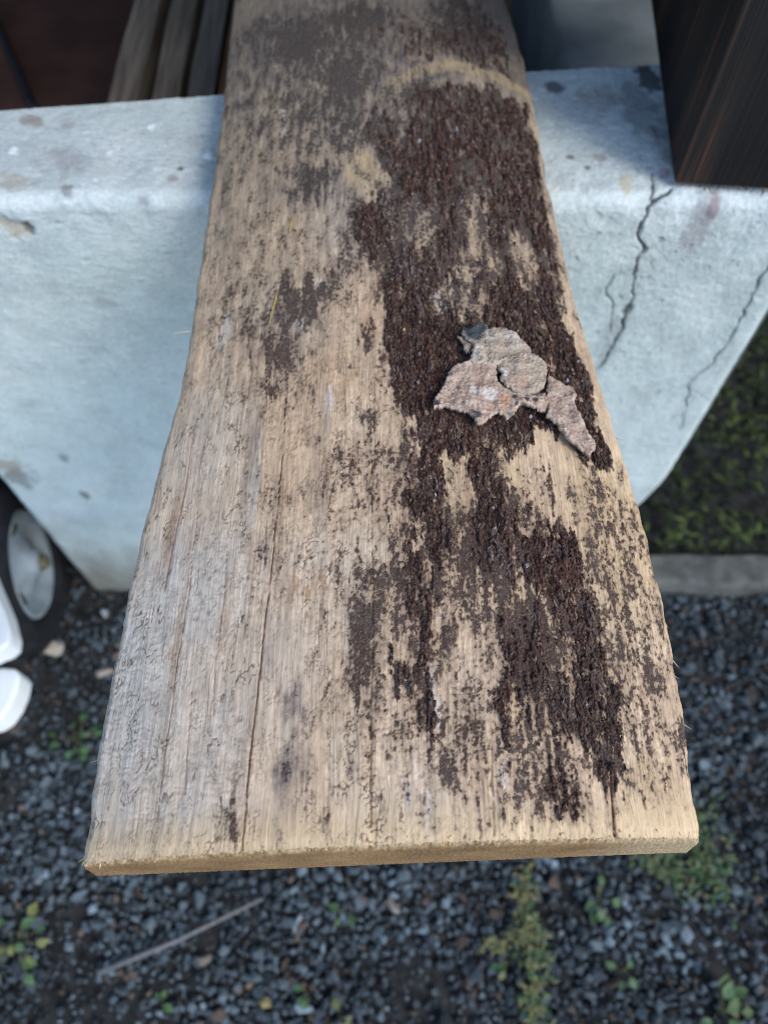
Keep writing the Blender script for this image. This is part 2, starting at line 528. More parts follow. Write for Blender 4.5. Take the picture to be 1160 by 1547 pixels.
bare = field([(545, 262, 26, 34), (628, 345, 28, 48, .55), (722, 352, 16, 40, .75), (790, 385, 17, 38, .85), (700, 400, 30, 22, .6), (690, 452, 42, 20, .75), (740, 405, 22, 20, .6),
              (722, 285, 16, 32, .5), (612, 178, 14, 36, .55), (560, 415, 18, 30, .6), (818, 210, 12, 40, .5), (855, 430, 9, 40, .7), (585, 150, 18, 25, .7), (695, 770, 17, 66, 1.0), (790, 735, 24, 60, .7), (818, 765, 16, 36, .9), (780, 700, 22, 25, .6), (780, 905, 40, 18, .8)])
n_b1 = fbm(mmx * .10, mmy * .045, 120, 4); n_b2 = fbm(mmx * .45, mmy * .20, 121, 4)
core = field([(640, 540, 62, 95), (700, 230, 85, 60, .55), (640, 265, 40, 40, .8), (560, 335, 26, 44, .9), (845, 500, 30, 70), (650, 470, 60, 40, .95), (770, 470, 50, 50, .85), (890, 640, 26, 60), (845, 850, 34, 70), (735, 800, 28, 80, .95), (900, 1085, 38, 90), (870, 960, 30, 60, .95), (770, 300, 50, 60, .45), (680, 660, 40, 40), (760, 680, 40, 40, .8), (820, 300, 14, 60, .7), (770, 210, 40, 60, .5), (660, 400, 60, 30, .6), (690, 520, 60, 60), (780, 560, 80, 80), (700, 640, 80, 40, .8)])
DB = np.maximum(barkA * (.36 + .42 * core), bark_more * .76) - bare * .75
# pale curved scar across the far part
q = [bd(*p) for p in [(575, 150), (605, 122), (640, 104), (680, 100), (720, 106), (755, 118), (792, 140)]]
dsc, tsc = seg_dist(XX, YY, q)
scar = sm(.0066, .0024, dsc + .003 * n_b1 + .002 * n_b2) * (.55 + .45 * sm(-.3, .3, fbm(mmx * .2, mmy * .2, 166, 3))) * sm(.0, .35, tsc + .1)
DB = DB - scar * 1.1
n_b3 = fbm(mmx * .24, mmy * .11, 126, 3); n_b4 = fbm(mmx * 1.3, mmy * .7, 127, 2)
n_st = fbm(mmx * .42, mmy * .035, 125, 4, .6)
bm_ = sm(.42, .60, DB + .50 * n_st + .22 * n_b1 + .30 * n_b2 + .40 * n_b3 + .22 * n_b4)
n_w = fbm(mmx * .3, mmy * .12, 128, 3)
bm_ = bm_ * sm(.10, .30, np.maximum(barkA, bark_more))
fib1 = 1 - np.abs(fbm(mmx * .42 + 1.3 * n_w, mmy * .11 + 1.1 * n_b1, 122, 4, .6)) * 1.8
fib2 = fbm(mmx * 1.1, mmy * .32, 123, 3)
chunk = fbm(mmx * .22, mmy * .075, 124, 3)
chunk2 = np.clip(fbm(mmx * .30 + .8 * n_w, mmy * .14, 129, 3) * 1.5 + .4, 0, 1)
bark_h = bm_ * (.0003 + .0014 * np.clip(chunk + .35, 0, 1.2) * (.3 + .7 * chunk2) + .0007 * fib1 * (.4 + chunk2) + .0005 * fib2 + .0007 * n_b2 + .0005 * n_b4) - .0005 * (1 - bm_)
plate_z = np.clip(field([(900, 1085, 42, 110), (870, 960, 34, 60, .8), (690, 640, 60, 40, .6), (850, 520, 30, 90, .7), (735, 790, 26, 70, .6), (615, 1025, 24, 26)]) + sm(.0, .5, fbm(mmx * .06, mmy * .03, 135, 3)) * .7, 0, 1)
pl = fbm(mmx * .20 + .9 * n_w, mmy * .055 + .5 * n_b1, 136, 3, .45)
pl_h = .0012 + .0016 * (np.floor(pl * 3.5) / 3.5) + .0004 * fib2 - .0020 * sm(.10, .0, np.abs(pl * 3.5 - np.round(pl * 3.5)) * .6)
bark_h = np.where(bm_ > 0, bark_h * (1 - plate_z) + (bm_ * pl_h - .0005 * (1 - bm_)) * plate_z, bark_h)
bark_h = bark_h * sm(0, .25, YR / .02 + .1)
bark_h = bark_h - .0016 * bm_ * sm(.10, .02, np.abs(fbm(mmx * .16 + .6 * n_w, mmy * .030 + .4 * n_b1, 134, 3))) * sm(-.2, .3, n_b1)
# split furrows in the thick bark near the cut end
for pts, wd in (([(905, 1008), (900, 1050), (908, 1090), (905, 1120), (918, 1165), (922, 1190)], .0007), ([(862, 1005), (868, 1050), (866, 1080)], .0009), ([(893, 925), (900, 965)], .0006),
                ([(838, 890), (850, 930), (864, 985)], .0007), ([(908, 1070), (896, 1090), (900, 1140)], .0005), ([(716, 745), (720, 800), (728, 840)], .0007), ([(575, 430), (584, 520), (596, 600)], .0008), ([(800, 440), (830, 520), (858, 560)], .0009)):
    d, _ = seg_dist(WXX, WYY, [bd(*p) for p in pts])
    bark_h = bark_h - .0028 * sm(wd * 1.8, wd * .4, d) * bm_

# ---- thin dark crust: speckles whose density varies
dens = field([(545, 985, 22, 95, .80), (545, 880, 40, 60, .5), (600, 880, 50, 60, .62), (700, 1140, 60, 75, .52), (640, 1080, 30, 50, .5), (735, 830, 60, 90, .8), (800, 970, 60, 90, .9), (820, 1180, 72, 75, .56),
              (680, 930, 60, 50, .45), (620, 700, 50, 60, .55), (520, 720, 50, 60, .42), (470, 860, 60, 60, .3), (560, 1080, 40, 60, .4), (930, 850, 60, 120, .50), (960, 1000, 60, 110, .52), (985, 1120, 40, 80, .42), (905, 750, 50, 70, .5),
              (355, 1235, 14, 46, .82), (330, 1245, 8, 30, .4), (490, 1215, 10, 34, .55), (445, 1140, 26, 70, .42), (395, 850, 14, 40, .45), (420, 760, 20, 60, .3), (455, 455, 50, 34, .78), (420, 530, 38, 42, .66), (413, 588, 14, 10, .9), (500, 425, 30, 30, .6),
              (550, 505, 10, 24, .8), (575, 560, 14, 30, .6), (560, 660, 25, 60, .5), (470, 275, 40, 24, .8), (400, 330, 60, 40, .35), (455, 60, 60, 40, .8), (390, 55, 40, 30, .62), (520, 120, 50, 60, .75), (470, 160, 50, 50, .5), (385, 200, 20, 24, .4), (540, 30, 60, 30, .8), (450, 225, 50, 40, .45),
              (520, 200, 40, 40, .6), (345, 280, 14, 60, .4), (340, 480, 16, 60, .4), (380, 490, 20, 40, .45), (700, 40, 60, 50, .8), (640, 150, 60, 40, .6), (620, 330, 40, 50, .5), (700, 390, 60, 60, .4), (530, 380, 30, 60, .5), (365, 740, 10, 70, .35), (300, 830, 12, 60, .15), (375, 940, 10, 30, .4),
              (1030, 1120, 10, 40, .6), (970, 1180, 30, 30, .3), (770, 1230, 40, 20, .45), (350, 20, 30, 40, .4)])
dens = np.maximum(dens, .66 * sm(.1, .9, np.maximum(barkA, bark_more)) * (1 - .55 * bare))
wide = field([(720, 840, 150, 170, .60), (680, 900, 90, 90, .62), (800, 960, 80, 130, .62), (830, 1150, 80, 100, .58), (700, 1130, 70, 90, .55), (640, 960, 60, 110, .60), (720, 1080, 190, 150, .48), (570, 960, 50, 110, .50), (930, 950, 90, 260, .46), (620, 720, 110, 120, .44), (700, 330, 190, 250, .5), (470, 110, 190, 150, .56), (410, 400, 140, 170, .36), (480, 780, 100, 130, .22), (540, 1000, 80, 160, .34), (640, 1160, 140, 60, .36), (430, 560, 80, 70, .4)])
dens = np.maximum(dens * 1.08, wide) + .25 * np.minimum(dens, wide) - .05 + .03 * sm(.2, -.4, SS) * sm(.4, .2, YY)
sp1 = fbm(mmx * .55, mmy * .42, 130, 4, .62); sp2 = fbm(mmx * 1.5, mmy * 1.1, 131, 3, .6); sp3 = fbm(mmx * .18, mmy * .07, 132, 3)
sp4 = fbm(mmx * .30, mmy * .085, 133, 4, .6)
KV = dens * .92 + .34 * sp1 + .14 * sp2 + .26 * sp3 + .30 * sp4
spk = sm(.47, .66, KV)
KV = np.maximum(KV, dens * .6 + .46 * sp1 + .30 * sp2 - .19)
# ---- beetle tracks: short wriggling grooves
wv = fbm(mmx * .10, mmy * .06, 140, 3)
tr_n = pn(mmx * .34 + 1.3 * wv, mmy * .17 + 1.0 * wv + 3, 141) + .35 * pn(mmx * .8, mmy * .45, 142)
tr_gate = sm(.02, .30, fbm(mmx * .13, mmy * .075, 143, 3) + .02) * sm(.50, .30, YY) * (.25 + .75 * sm(.45, -.1, SS))
track = sm(.13, .05, np.abs(tr_n)) * tr_gate
tr2 = pn(mmx * .75 + 2.0 * wv, mmy * .30 + 1.2 * wv + 9, 146) + .3 * pn(mmx * 1.6, mmy * .8, 147)
track2 = sm(.17, .07, np.abs(tr2)) * sm(.10, .34, fbm(mmx * .22, mmy * .09, 148, 3)) * sm(.45, .25, YY) * (.2 + .8 * sm(.4, -.2, SS))
# cross ripples low on the left and beside the mid check
rip_zone = field([(200, 1000, 60, 160, .8), (360, 860, 70, 90, .7), (480, 800, 70, 120, .6), (330, 1160, 70, 80, .7), (450, 620, 60, 70, .6), (600, 1120, 60, 80, .7), (185, 1110, 36, 90, .9), (235, 1180, 60, 60, .9), (300, 1020, 50, 120, .5), (560, 1040, 34, 90, .9), (505, 660, 60, 80, .6), (530, 540, 50, 60, .6), (690, 1020, 50, 60, .7), (970, 1170, 50, 40, .5), (470, 880, 60, 30, .6)])
rip = pn(mmx * .16 + 5, mmy * .62 + .16 * mmx + 2.2 * wv, 144)
ripple = sm(.02, .26, rip + .25 * pn(mmx * .9, mmy * .9, 145)) * rip_zone
# ---- weathered grain
gw = mmx + 1.6 * fbm(mmx * .03, mmy * .012, 150, 3)
g1 = fbm(gw * .95, mmy * .022, 151, 4, .65); g2 = fbm(gw * .16, mmy * .010, 152, 3); g3 = fbm(gw * 2.2, mmy * .05, 153, 2); g4 = fbm(mmx * .035, mmy * .02, 154, 3)
# ---- drying checks
checks = [([(432, 600), (428, 680), (418, 780), (408, 880), (395, 985), (384, 1090), (374, 1190), (366, 1285)], .00013, .85),
          ([(560, 680), (562, 800), (564, 950), (561, 1060), (560, 1160), (561, 1240)], .00011, .6),
          ([(300, 770), (285, 900), (268, 1010), (250, 1130), (238, 1240)], .00011, .5),
          ([(295, 640), (280, 740), (262, 830), (250, 890)], .00022, .4),
          ([(920, 1150), (923, 1200), (928, 1262)], .00024, 1.0),
          ([(745, 1100), (742, 1180), (747, 1262)], .00011, .45),
          ([(345, 800), (340, 900), (325, 1010), (322, 1080)], .00013, .4),
          ([(290, 1040), (283, 1130), (280, 1200)], .00012, .4), ([(370, 640), (380, 560), (372, 480)], .00012, .4)]
chk = np.zeros_like(XX); chk_red = np.zeros_like(XX)
for pts, wd, st in checks:
    d, t = seg_dist(XX + .0004 * fbm(mmx * .05, mmy * .06, 160, 4), YY, [bd(*p) for p in pts])
    wdd = wd * (.6 + .8 * sm(0, .5, t)) * (1 + .5 * pn(mmy * .2, mmy * 0, 161))
    chk = np.maximum(chk, st * sm(wdd * 1.9, wdd * .5, d))
    chk_red = np.maximum(chk_red, st * .55 * sm(wdd * 6, wdd, d))

# ---- height
h = .00014 * g1 + .00010 * g3 + .0004 * g2 - .00016 * track - .00018 * ripple - .0012 * chk + .00012 * spk + .0006 * scar * .3
h = h + .00025 * sp2 * spk
h = h - .0005 * sm(.004, 0, YR) * (.5 + .6 * np.abs(fbm(mmx * .8, mmy * .1, 165)))         # bruised saw edge
ZS = ZZ + h
# ---- colour
tan_a = np.array((.67, .495, .33)); tan_b = np.array((.52, .36, .23))
col = tan_a * np.ones(XX.shape + (1,))
col = mix(col, tan_b, sm(-.35, .6, g2) * .7)
col = mix(col, (.66, .52, .36), sm(.05, .6, g4) * .5)
grey_zone = np.clip(field([(200, 1050, 90, 190, .95), (280, 900, 90, 120, .85), (310, 1100, 70, 150, .6), (260, 1210, 110, 80, .6), (500, 860, 80, 60, .3), (420, 1000, 60, 120, .35), (300, 690, 60, 90, .5), (600, 1180, 60, 60, .15), (690, 1040, 60, 50, .15), (520, 330, 40, 60, .5), (380, 760, 14, 110, .8)]) + .12 * g2, 0, 1)
col = mix(col, (.54, .51, .455), grey_zone * .88)
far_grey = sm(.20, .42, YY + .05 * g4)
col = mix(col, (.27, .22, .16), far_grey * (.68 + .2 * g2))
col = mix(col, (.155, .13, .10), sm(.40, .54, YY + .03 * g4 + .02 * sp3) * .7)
lime = field([(185, 950, 28, 120, .8), (240, 870, 30, 80, .6), (310, 1180, 20, 80, .5), (640, 1200, 20, 50, .5), (700, 1230, 60, 25, .35)])
col = mix(col, (.47, .46, .45), lime * sm(-.3, .4, g1) * .7)
yel = field([(930, 800, 60, 120, .7), (890, 1000, 40, 60, .5), (985, 1200, 50, 50, .7), (780, 1010, 14, 80, .8), (690, 770, 18, 66, .6), (780, 900, 50, 20, .8), (660, 975, 16, 50, .6), (545, 255, 24, 30, .9), (770, 720, 25, 50, .8)])
col = mix(col, (.60, .44, .235), yel * .75)
col = mix(col, (.50, .32, .18), field([(480, 570, 60, 50, .6), (560, 480, 20, 40, .6), (440, 680, 60, 80, .5), (700, 740, 10, 60, .6)]) * .7)
col = col * (1 + .20 * g1 + .14 * g3)[..., None]
col = col * (1 + .16 * fbm(mmx * .075, mmy * .045, 157, 3) + .12 * fbm(mmx * .3, mmy * .2, 158, 3))[..., None]
streak = sm(.35, .75, g1 + .3 * g3)
col = mix(col, (.24, .155, .095), streak * .45)
col = mix(col, (.66, .56, .43), sm(.45, .8, fbm(gw * .9 + 40, mmy * .025, 155, 3)) * .40)
# freshly broken fibres along the cut
fresh = sm(.016, .002, YR + .006 * fbm(mmx * .5, mmy * .06, 156))
col = mix(col, (.66, .49, .29), fresh * .75)
wash = np.clip(dens * .95 + .35 * sp3 + .28 * g1 + .2 * sp1 - .20, 0, 1)
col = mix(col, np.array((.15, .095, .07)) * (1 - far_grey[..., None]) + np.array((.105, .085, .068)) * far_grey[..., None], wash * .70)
halo = sm(.12, .62, KV + .12 * g1)
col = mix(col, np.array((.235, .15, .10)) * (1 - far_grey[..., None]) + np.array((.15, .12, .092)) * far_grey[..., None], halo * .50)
# smudges of mould
mould = field([(440, 1140, 28, 90, .8), (378, 700, 12, 70, .7), (400, 1000, 22, 70, .45), (530, 1160, 24, 40, .4), (470, 280, 60, 24, .8), (470, 50, 120, 60, .9), (600, 80, 120, 80, .85), (720, 60, 80, 80, .85), (560, 160, 90, 70, .6), (680, 200, 110, 90, .6), (430, 500, 60, 60, .55), (545, 975, 26, 80, .6), (620, 330, 40, 50, .6), (480, 690, 25, 90, .3), (550, 60, 60, 60, .7), (380, 130, 24, 60, .3), (535, 330, 40, 60, .45)])
col = mix(col, (.145, .125, .12), np.clip(mould * (.7 + .7 * sp3 + .45 * g1 + .3 * sp4), 0, .9))
col = mix(col, (.115, .066, .044), track * (.38 + .5 * sm(-.3, .3, g4 + .6 * sp3)))
col = mix(col, (.165, .11, .08), ripple * .42 * sm(-.25, .35, sp1 + g1))
col = mix(col, (.13, .08, .058), track2 * .45)
orange = field([(480, 895, 40, 8, .8), (455, 905, 20, 8, .7), (545, 580, 40, 6, .5), (375, 850, 6, 40, .6), (345, 930, 5, 50, .7), (270, 960, 4, 200, .5), (262, 800, 6, 60, .7), (565, 900, 5, 30, .4)])
col = mix(col, (.33, .165, .07), orange * .7)
crust = np.array((.050, .029, .023))
ccol = crust * (1 + .5 * sp2 + .3 * g1)[..., None]
ccol = mix(ccol, (.072, .058, .052), sm(.1, .6, sp3) * .5)
ccol = mix(ccol, (.105, .066, .048), sm(.1, -.5, SS) * .6 * sm(.35, .2, YY))
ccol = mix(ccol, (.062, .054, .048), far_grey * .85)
ccol = mix(ccol, (.21, .145, .10), sm(.22, .6, .7 * sp2 + .4 * n_b4) * .75)
ccol = mix(ccol, (.022, .015, .013), sm(.15, .6, -.7 * sp2 + .5 * sp1) * .7)
# rotting rim around the bark
rim = sm(.15, .5, DB + .25 * n_b1 + .2 * n_b2) * (1 - bm_)
col = mix(col, (.11, .06, .04), np.clip(rim * (.55 + .6 * sp1), 0, .9))
col = mix(col, (.40, .30, .165), scar * (.75 + .3 * g1) * .95)
col = mix(col, (.30, .12, .045), chk_red * .45)
col = mix(col, (.06, .028, .015), np.clip(chk * 1.1, 0, 1) * .9)
white = field([(428, 178, 3, 9), (480, 412, 6, 5), (420, 437, 4, 4), (450, 488, 12, 3, .8), (492, 620, 3, 28, .7), (500, 595, 5, 5), (742, 770, 8, 22, .9), (700, 825, 7, 10, .9), (760, 850, 14, 8, .9), (663, 918, 6, 6), (655, 1060, 6, 30, .8), (750, 1165, 6, 12, .8), (340, 505, 8, 10, .6), (640, 1195, 3, 22, .9), (615, 1185, 3, 25, .8), (610, 390, 6, 8), (660, 440, 8, 6)])
col = mix(col, (.66, .66, .66), np.clip(white * (.6 + sp2 * .8), 0, .9))

slab = empty('wood_slab', (0, .45, ZB))
tag(slab, 'long weathered wooden slab with patches of dark bark, sawn end towards the viewer', 'wood slab')
wood_mat = attr_mat('weathered_wood', .72, .3, (1900, 75, 1900), .27, .35, .0004)
def crust_layer(m):
    """dark crust whose grains are finer than the sheet's points: broken up by noise around the level stored in K"""
    nt = m.node_tree; b = nt.nodes['Principled BSDF']
    src = b.inputs['Base Color'].links[0].from_socket
    K = N(nt, 'ShaderNodeAttribute', attribute_name='K'); CR = N(nt, 'ShaderNodeAttribute', attribute_name='Crust')
    tc = N(nt, 'ShaderNodeTexCoord'); mp = N(nt, 'ShaderNodeMapping'); mp.inputs['Scale'].default_value = (900, 480, 900)
    nt.links.new(tc.outputs['Object'], mp.inputs['Vector'])
    no = N(nt, 'ShaderNodeTexNoise', inputs={'Scale': 1.0, 'Detail': 4.0, 'Roughness': .7}); nt.links.new(mp.outputs[0], no.inputs['Vector'])
    ma = N(nt, 'ShaderNodeMath', operation='MULTIPLY_ADD', inputs={1: 1.0, 2: -.5}); nt.links.new(no.outputs['Fac'], ma.inputs[0])
    ad = N(nt, 'ShaderNodeMath', operation='ADD'); nt.links.new(ma.outputs[0], ad.inputs[0]); nt.links.new(K.outputs['Fac'], ad.inputs[1])
    mr = N(nt, 'ShaderNodeMapRange', interpolation_type='SMOOTHSTEP', inputs={'From Min': .46, 'From Max': .70, 'To Min': 0, 'To Max': .95}); nt.links.new(ad.outputs[0], mr.inputs['Value'])
    # the crust itself is grainy
    mp2 = N(nt, 'ShaderNodeMapping'); mp2.inputs['Scale'].default_value = (2100, 1500, 2100); nt.links.new(tc.outputs['Object'], mp2.inputs['Vector'])
    n2 = N(nt, 'ShaderNodeTexNoise', inputs={'Scale': 1.0, 'Detail': 2.0}); nt.links.new(mp2.outputs[0], n2.inputs['Vector'])
    m2 = N(nt, 'ShaderNodeMapRange', inputs={'From Min': .3, 'From Max': .72, 'To Min': .35, 'To Max': 2.1}); nt.links.new(n2.outputs['Fac'], m2.inputs['Value'])
    sc_ = N(nt, 'ShaderNodeVectorMath', operation='SCALE'); nt.links.new(CR.outputs['Color'], sc_.inputs[0]); nt.links.new(m2.outputs[0], sc_.inputs['Scale'])
    mx = N(nt, 'ShaderNodeMix', data_type='RGBA')
    nt.links.new(mr.outputs[0], mx.inputs['Factor']); nt.links.new(src, mx.inputs[6]); nt.links.new(sc_.outputs[0], mx.inputs[7])
    nt.links.new(mx.outputs[2], b.inputs['Base Color'])
    bp0 = b.inputs['Normal'].links[0].from_node
    bp = N(nt, 'ShaderNodeBump', inputs={'Strength': .7, 'Distance': .0005})
    nt.links.new(mr.outputs[0], bp.inputs['Height']); nt.links.new(bp0.outputs[0], bp.inputs['Normal']); nt.links.new(bp.outputs[0], b.inputs['Normal'])
def grain_lines(m):
    """thin dark fibre lines along the board"""
    nt = m.node_tree; b = nt.nodes['Principled BSDF']
    src = b.inputs['Base Color'].links[0].from_socket
    tc = N(nt, 'ShaderNodeTexCoord'); mp = N(nt, 'ShaderNodeMapping'); mp.inputs['Scale'].default_value = (1050, 16, 300)
    wn = N(nt, 'ShaderNodeTexNoise', inputs={'Scale': 38.0, 'Detail': 2.0}); nt.links.new(tc.outputs['Object'], wn.inputs['Vector'])
    wm = N(nt, 'ShaderNodeVectorMath', operation='SCALE', inputs={'Scale': .006}); nt.links.new(wn.outputs['Color'], wm.inputs[0])
    wa = N(nt, 'ShaderNodeVectorMath', operation='ADD'); nt.links.new(tc.outputs['Object'], wa.inputs[0]); nt.links.new(wm.outputs[0], wa.inputs[1])
    nt.links.new(wa.outputs[0], mp.inputs['Vector'])
    no = N(nt, 'ShaderNodeTexNoise', inputs={'Scale': 1.0, 'Detail': 3.0, 'Roughness': .55, 'Distortion': .6}); nt.links.new(mp.outputs[0], no.inputs['Vector'])
    mr = N(nt, 'ShaderNodeMapRange', interpolation_type='SMOOTHSTEP', inputs={'From Min': .60, 'From Max': .70, 'To Min': 1.0, 'To Max': .58}); nt.links.new(no.outputs['Fac'], mr.inputs['Value'])
    sc_ = N(nt, 'ShaderNodeVectorMath', operation='SCALE'); nt.links.new(src, sc_.inputs[0]); nt.links.new(mr.outputs[0], sc_.inputs['Scale'])
    nt.links.new(sc_.outputs[0], b.inputs['Base Color'])
grain_lines(wood_mat)
splinter_mat = attr_mat('fresh_splinter', .75, .25, (1500, 300, 1500), .2, .2, .0003)
crust_layer(wood_mat)
# side walls and underside strips added to the same sheet
side_rows = 7
def side(sign):
    j = 0 if sign < 0 else NC - 1
    tp = np.stack([XX[:, j], YY[:, j], ZS[:, j]], -1)
    out = []; oc = []
    for k in range(1, side_rows + 1):
        f = k / side_rows
        p = tp.copy(); p[:, 2] = tp[:, 2] * (1 - f) + ZB * f
        p[:, 0] += sign * (.0012 * math.sin(math.pi * f) + .0006 * fbm(YY[:, j] * 300, np.full(NR, f * 6.0), 170))
        out.append(p); c = mix(np.tile(np.array((.30, .215, .14)), (NR, 1)), (.14, .09, .06), sm(-.1, .5, fbm(YY[:, j] * 90, np.full(NR, f * 9.0), 171)))
        oc.append(c)
    return out, oc
ls, lc = side(-1); rs, rc_ = side(1)
cols_v = [p for p in ls[::-1]] + [np.stack([XX[:, j], YY[:, j], ZS[:, j]], -1) for j in range(NC)] + rs
cols_c = [c for c in lc[::-1]] + [col[:, j] for j in range(NC)] + rc_
PV = np.stack(cols_v, 1); PC = np.stack(cols_c, 1)
nr_, nc_ = PV.shape[:2]
fc = grid_faces(nr_, nc_)
under = np.array([[r_ * nc_ + nc_ - 1, r_ * nc_, (r_ + 1) * nc_, (r_ + 1) * nc_ + nc_ - 1] for r_ in range(nr_ - 1)])
pm = np_mesh('plank_body', PV.reshape(-1, 3), [fc, under[:, ::-1]], PC.reshape(-1, 3))
KK = np.full((nr_, nc_), .1, np.float32); KK[:, side_rows:side_rows + NC] = KV
KK[:, :side_rows] = KV[:, :1] * .6; KK[:, side_rows + NC:] = KV[:, -1:] * .6
a_ = pm.attributes.new('K', 'FLOAT', 'POINT'); a_.data.foreach_set('value', KK.ravel().astype(np.float32))
CC = np.ones((nr_, nc_, 4), np.float32); CC[..., :3] = np.array((.045, .027, .022)); CC[:, side_rows:side_rows + NC, :3] = np.clip(ccol, .006, 1)
a_ = pm.color_attributes.new('Crust', 'FLOAT_COLOR', 'POINT'); a_.data.foreach_set('color', CC.ravel())
link('plank_body', pm, wood_mat, slab)

# ---- sawn end face
def end_cap(row, sgn, rows, slant):
    ring = PV[row]; nb = len(ring)
    pad = np.pad(ring[:, 1], 40, mode='edge'); flat = np.convolve(pad, np.ones(81) / 81, 'valid')
    Vv = []; Cc = []
    for k in range(rows + 1):
        f = k / rows
        p = ring.copy(); p[:, 2] = ring[:, 2] * (1 - f) + ZB * f
        if sgn < 0: p[:, 1] = ring[:, 1] + (flat - ring[:, 1]) * min(1, f * 7)
        p[:, 1] += sgn * (slant * f + .0012 * math.sin(min(1, f * 6) * math.pi / 2) * (1 if sgn < 0 else 0))
        if 0 < k: p[:, 1] += sgn * .00025 * fbm(p[:, 0] * 1100, np.full(nb, f * 40.0), 180, 2)
        if k == rows: p[:, 2] += .0006 * fbm(p[:, 0] * 260, p[:, 0] * 0, 182)
        Vv.append(p)
        c = np.tile(np.array((.255, .158, .078)), (nb, 1)) * (1 + .22 * fbm(p[:, 0] * 900, np.full(nb, f * 22.0), 181, 3) + .30 * fbm(p[:, 0] * 40, np.full(nb, f * 2.0), 183, 2))[:, None]
        c = mix(c, (.56, .42, .25), np.full(nb, max(0., 1 - f * 7)) * sm(-.4, .3, fbm(p[:, 0] * 400, p[:, 0] * 0 + f * 9, 184, 2)))
        if sgn < 0:
            c = mix(c, (.46, .35, .22), sm(.070, .100, p[:, 0] + .004 * fbm(p[:, 0] * 300, p[:, 0] * 0 + f * 6, 185, 2)) * .8)  # right corner painted paler for the light it catches
        Cc.append(c)
    return np.stack(Vv), np.stack(Cc)
ev, ec = end_cap(0, -1, 26, .0012)
end_mat = attr_mat('sawn_end_grain', .9, .15, (1000, 1000, 1000), .5, .9, .0010)
link('sawn_end', np_mesh('sawn_end', ev.reshape(-1, 3), [grid_faces(ev.shape[0], ev.shape[1], True)], ec.reshape(-1, 3)), end_mat, slab)
fv, fcx = end_cap(nr_ - 1, 1, 6, 0)
link('far_end', np_mesh('far_end', fv.reshape(-1, 3), [grid_faces(fv.shape[0], fv.shape[1])], fcx.reshape(-1, 3)), end_mat, slab)

# ---- bark as its own layer
reddish = field([(690, 680, 50, 40, .9), (640, 560, 40, 60, .4), (850, 900, 30, 60, .6), (760, 1050, 14, 26, .9), (800, 800, 40, 50, .4), (700, 250, 80, 60, .35)])
bcol = np.array((.064, .036, .029)) * (1 + .7 * n_b4 + .55 * fib2 + .35 * n_b2 + .25 * fib1)[..., None]
bcol = bcol * (.55 + .9 * chunk2)[..., None]
bcol = mix(bcol, np.array((.092, .062, .050)) * (1 + .5 * pl + .35 * fib2 + .3 * n_b4)[..., None], plate_z * .7)
bcol = mix(bcol, (.125, .045, .028), reddish * .6)
bcol = mix(bcol, (.145, .112, .10), sm(.55, 1.0, chunk2) * sm(-.1, .5, chunk + .5 * sp1) * .6)
bcol = mix(bcol, (.125, .088, .072), sm(.25, .8, fib2 + .4 * chunk) * .55)
slate = field([(900, 1090, 36, 80, .8), (835, 1070, 40, 60, .6), (700, 60, 80, 50, .7)])
bcol = mix(bcol, (.105, .082, .072), slate * .75 * (.6 + .4 * sm(-.3, .3, sp3)))
ash = sm(.25, .6, .6 * sp1 + .45 * sp2 + .5 * sp3)
bcol = mix(bcol, (.19, .155, .14), ash * .55)
bcol = mix(bcol, (.30, .215, .14), sm(.42, .62, .5 * n_b4 + .5 * sp1 + .3 * n_b3) * .6)
bcol = mix(bcol, (.50, .48, .48), np.clip(field([(690, 450, 30, 16, .6), (545, 250, 20, 20, .2), (585, 305, 14, 20, .7), (640, 345, 16, 14, .7), (618, 410, 14, 12, .6), (760, 850, 16, 10, .8), (686, 195, 4, 8, .8), (697, 320, 5, 8, .8), (712, 410, 16, 10, .5)]) * (.4 + 1.0 * sp2), 0, .85))
bcol = np.clip(bcol, .008, 1)
keep = bm_ > .04
fk = keep[:-1, :-1] | keep[1:, :-1] | keep[:-1, 1:] | keep[1:, 1:]
idx = np.arange(NR * NC).reshape(NR, NC)
fq = np.stack([idx[:-1, :-1], idx[:-1, 1:], idx[1:, 1:], idx[1:, :-1]], -1)[fk]
used = np.unique(fq); remap = np.full(NR * NC, -1); remap[used] = np.arange(len(used))
BV = np.stack([XX, YY, ZS + bark_h], -1).reshape(-1, 3)[used]
bark_mat = attr_mat('fibrous_bark', .92, .12, (1500, 700, 1500), .75, .8, .0009)
link('bark_layer', np_mesh('bark_layer', BV, [remap[fq]], bcol.reshape(-1, 3)[used]), bark_mat, slab)['label'] = 'dark brown fibrous bark still clinging to the slab'

# ---- loose fibres on the bark
def sample(mask, k):
    pr = (mask / mask.sum()).ravel()
    return RNG.choice(mask.size, k, p=pr)
area = np.gradient(YY, axis=0) * np.gradient(XX, axis=1)
kf = 5200
si = sample(np.clip(bm_ - .3, 0, 1) * np.abs(area) * (YY < .6), kf)
Pp = np.stack([XX, YY, ZS + bark_h], -1).reshape(-1, 3)[si]
Dd = np.stack([RNG.normal(0, .28, kf), RNG.choice([-1, 1], kf) * 1.0, RNG.uniform(-.05, .38, kf)], -1)
Ls = RNG.gamma(3, .0009, kf) + .001; Rs = RNG.uniform(.00018, .00055, kf)
Ls *= .75
V_, F_, nv = spindles(Pp - Dd * .0004, Dd, Ls, Rs)
tone = RNG.uniform(.5, 1.7, kf)[:, None] * np.array((.066, .036, .028))
pale = RNG.random(kf) < .07; tone[pale] = np.array((.22, .17, .14))
fo = link('bark_fibres', np_mesh('bark_fibres', V_, [F_], np.repeat(tone, nv, 0), False), bark_mat, slab)
fo['kind'] = 'stuff'
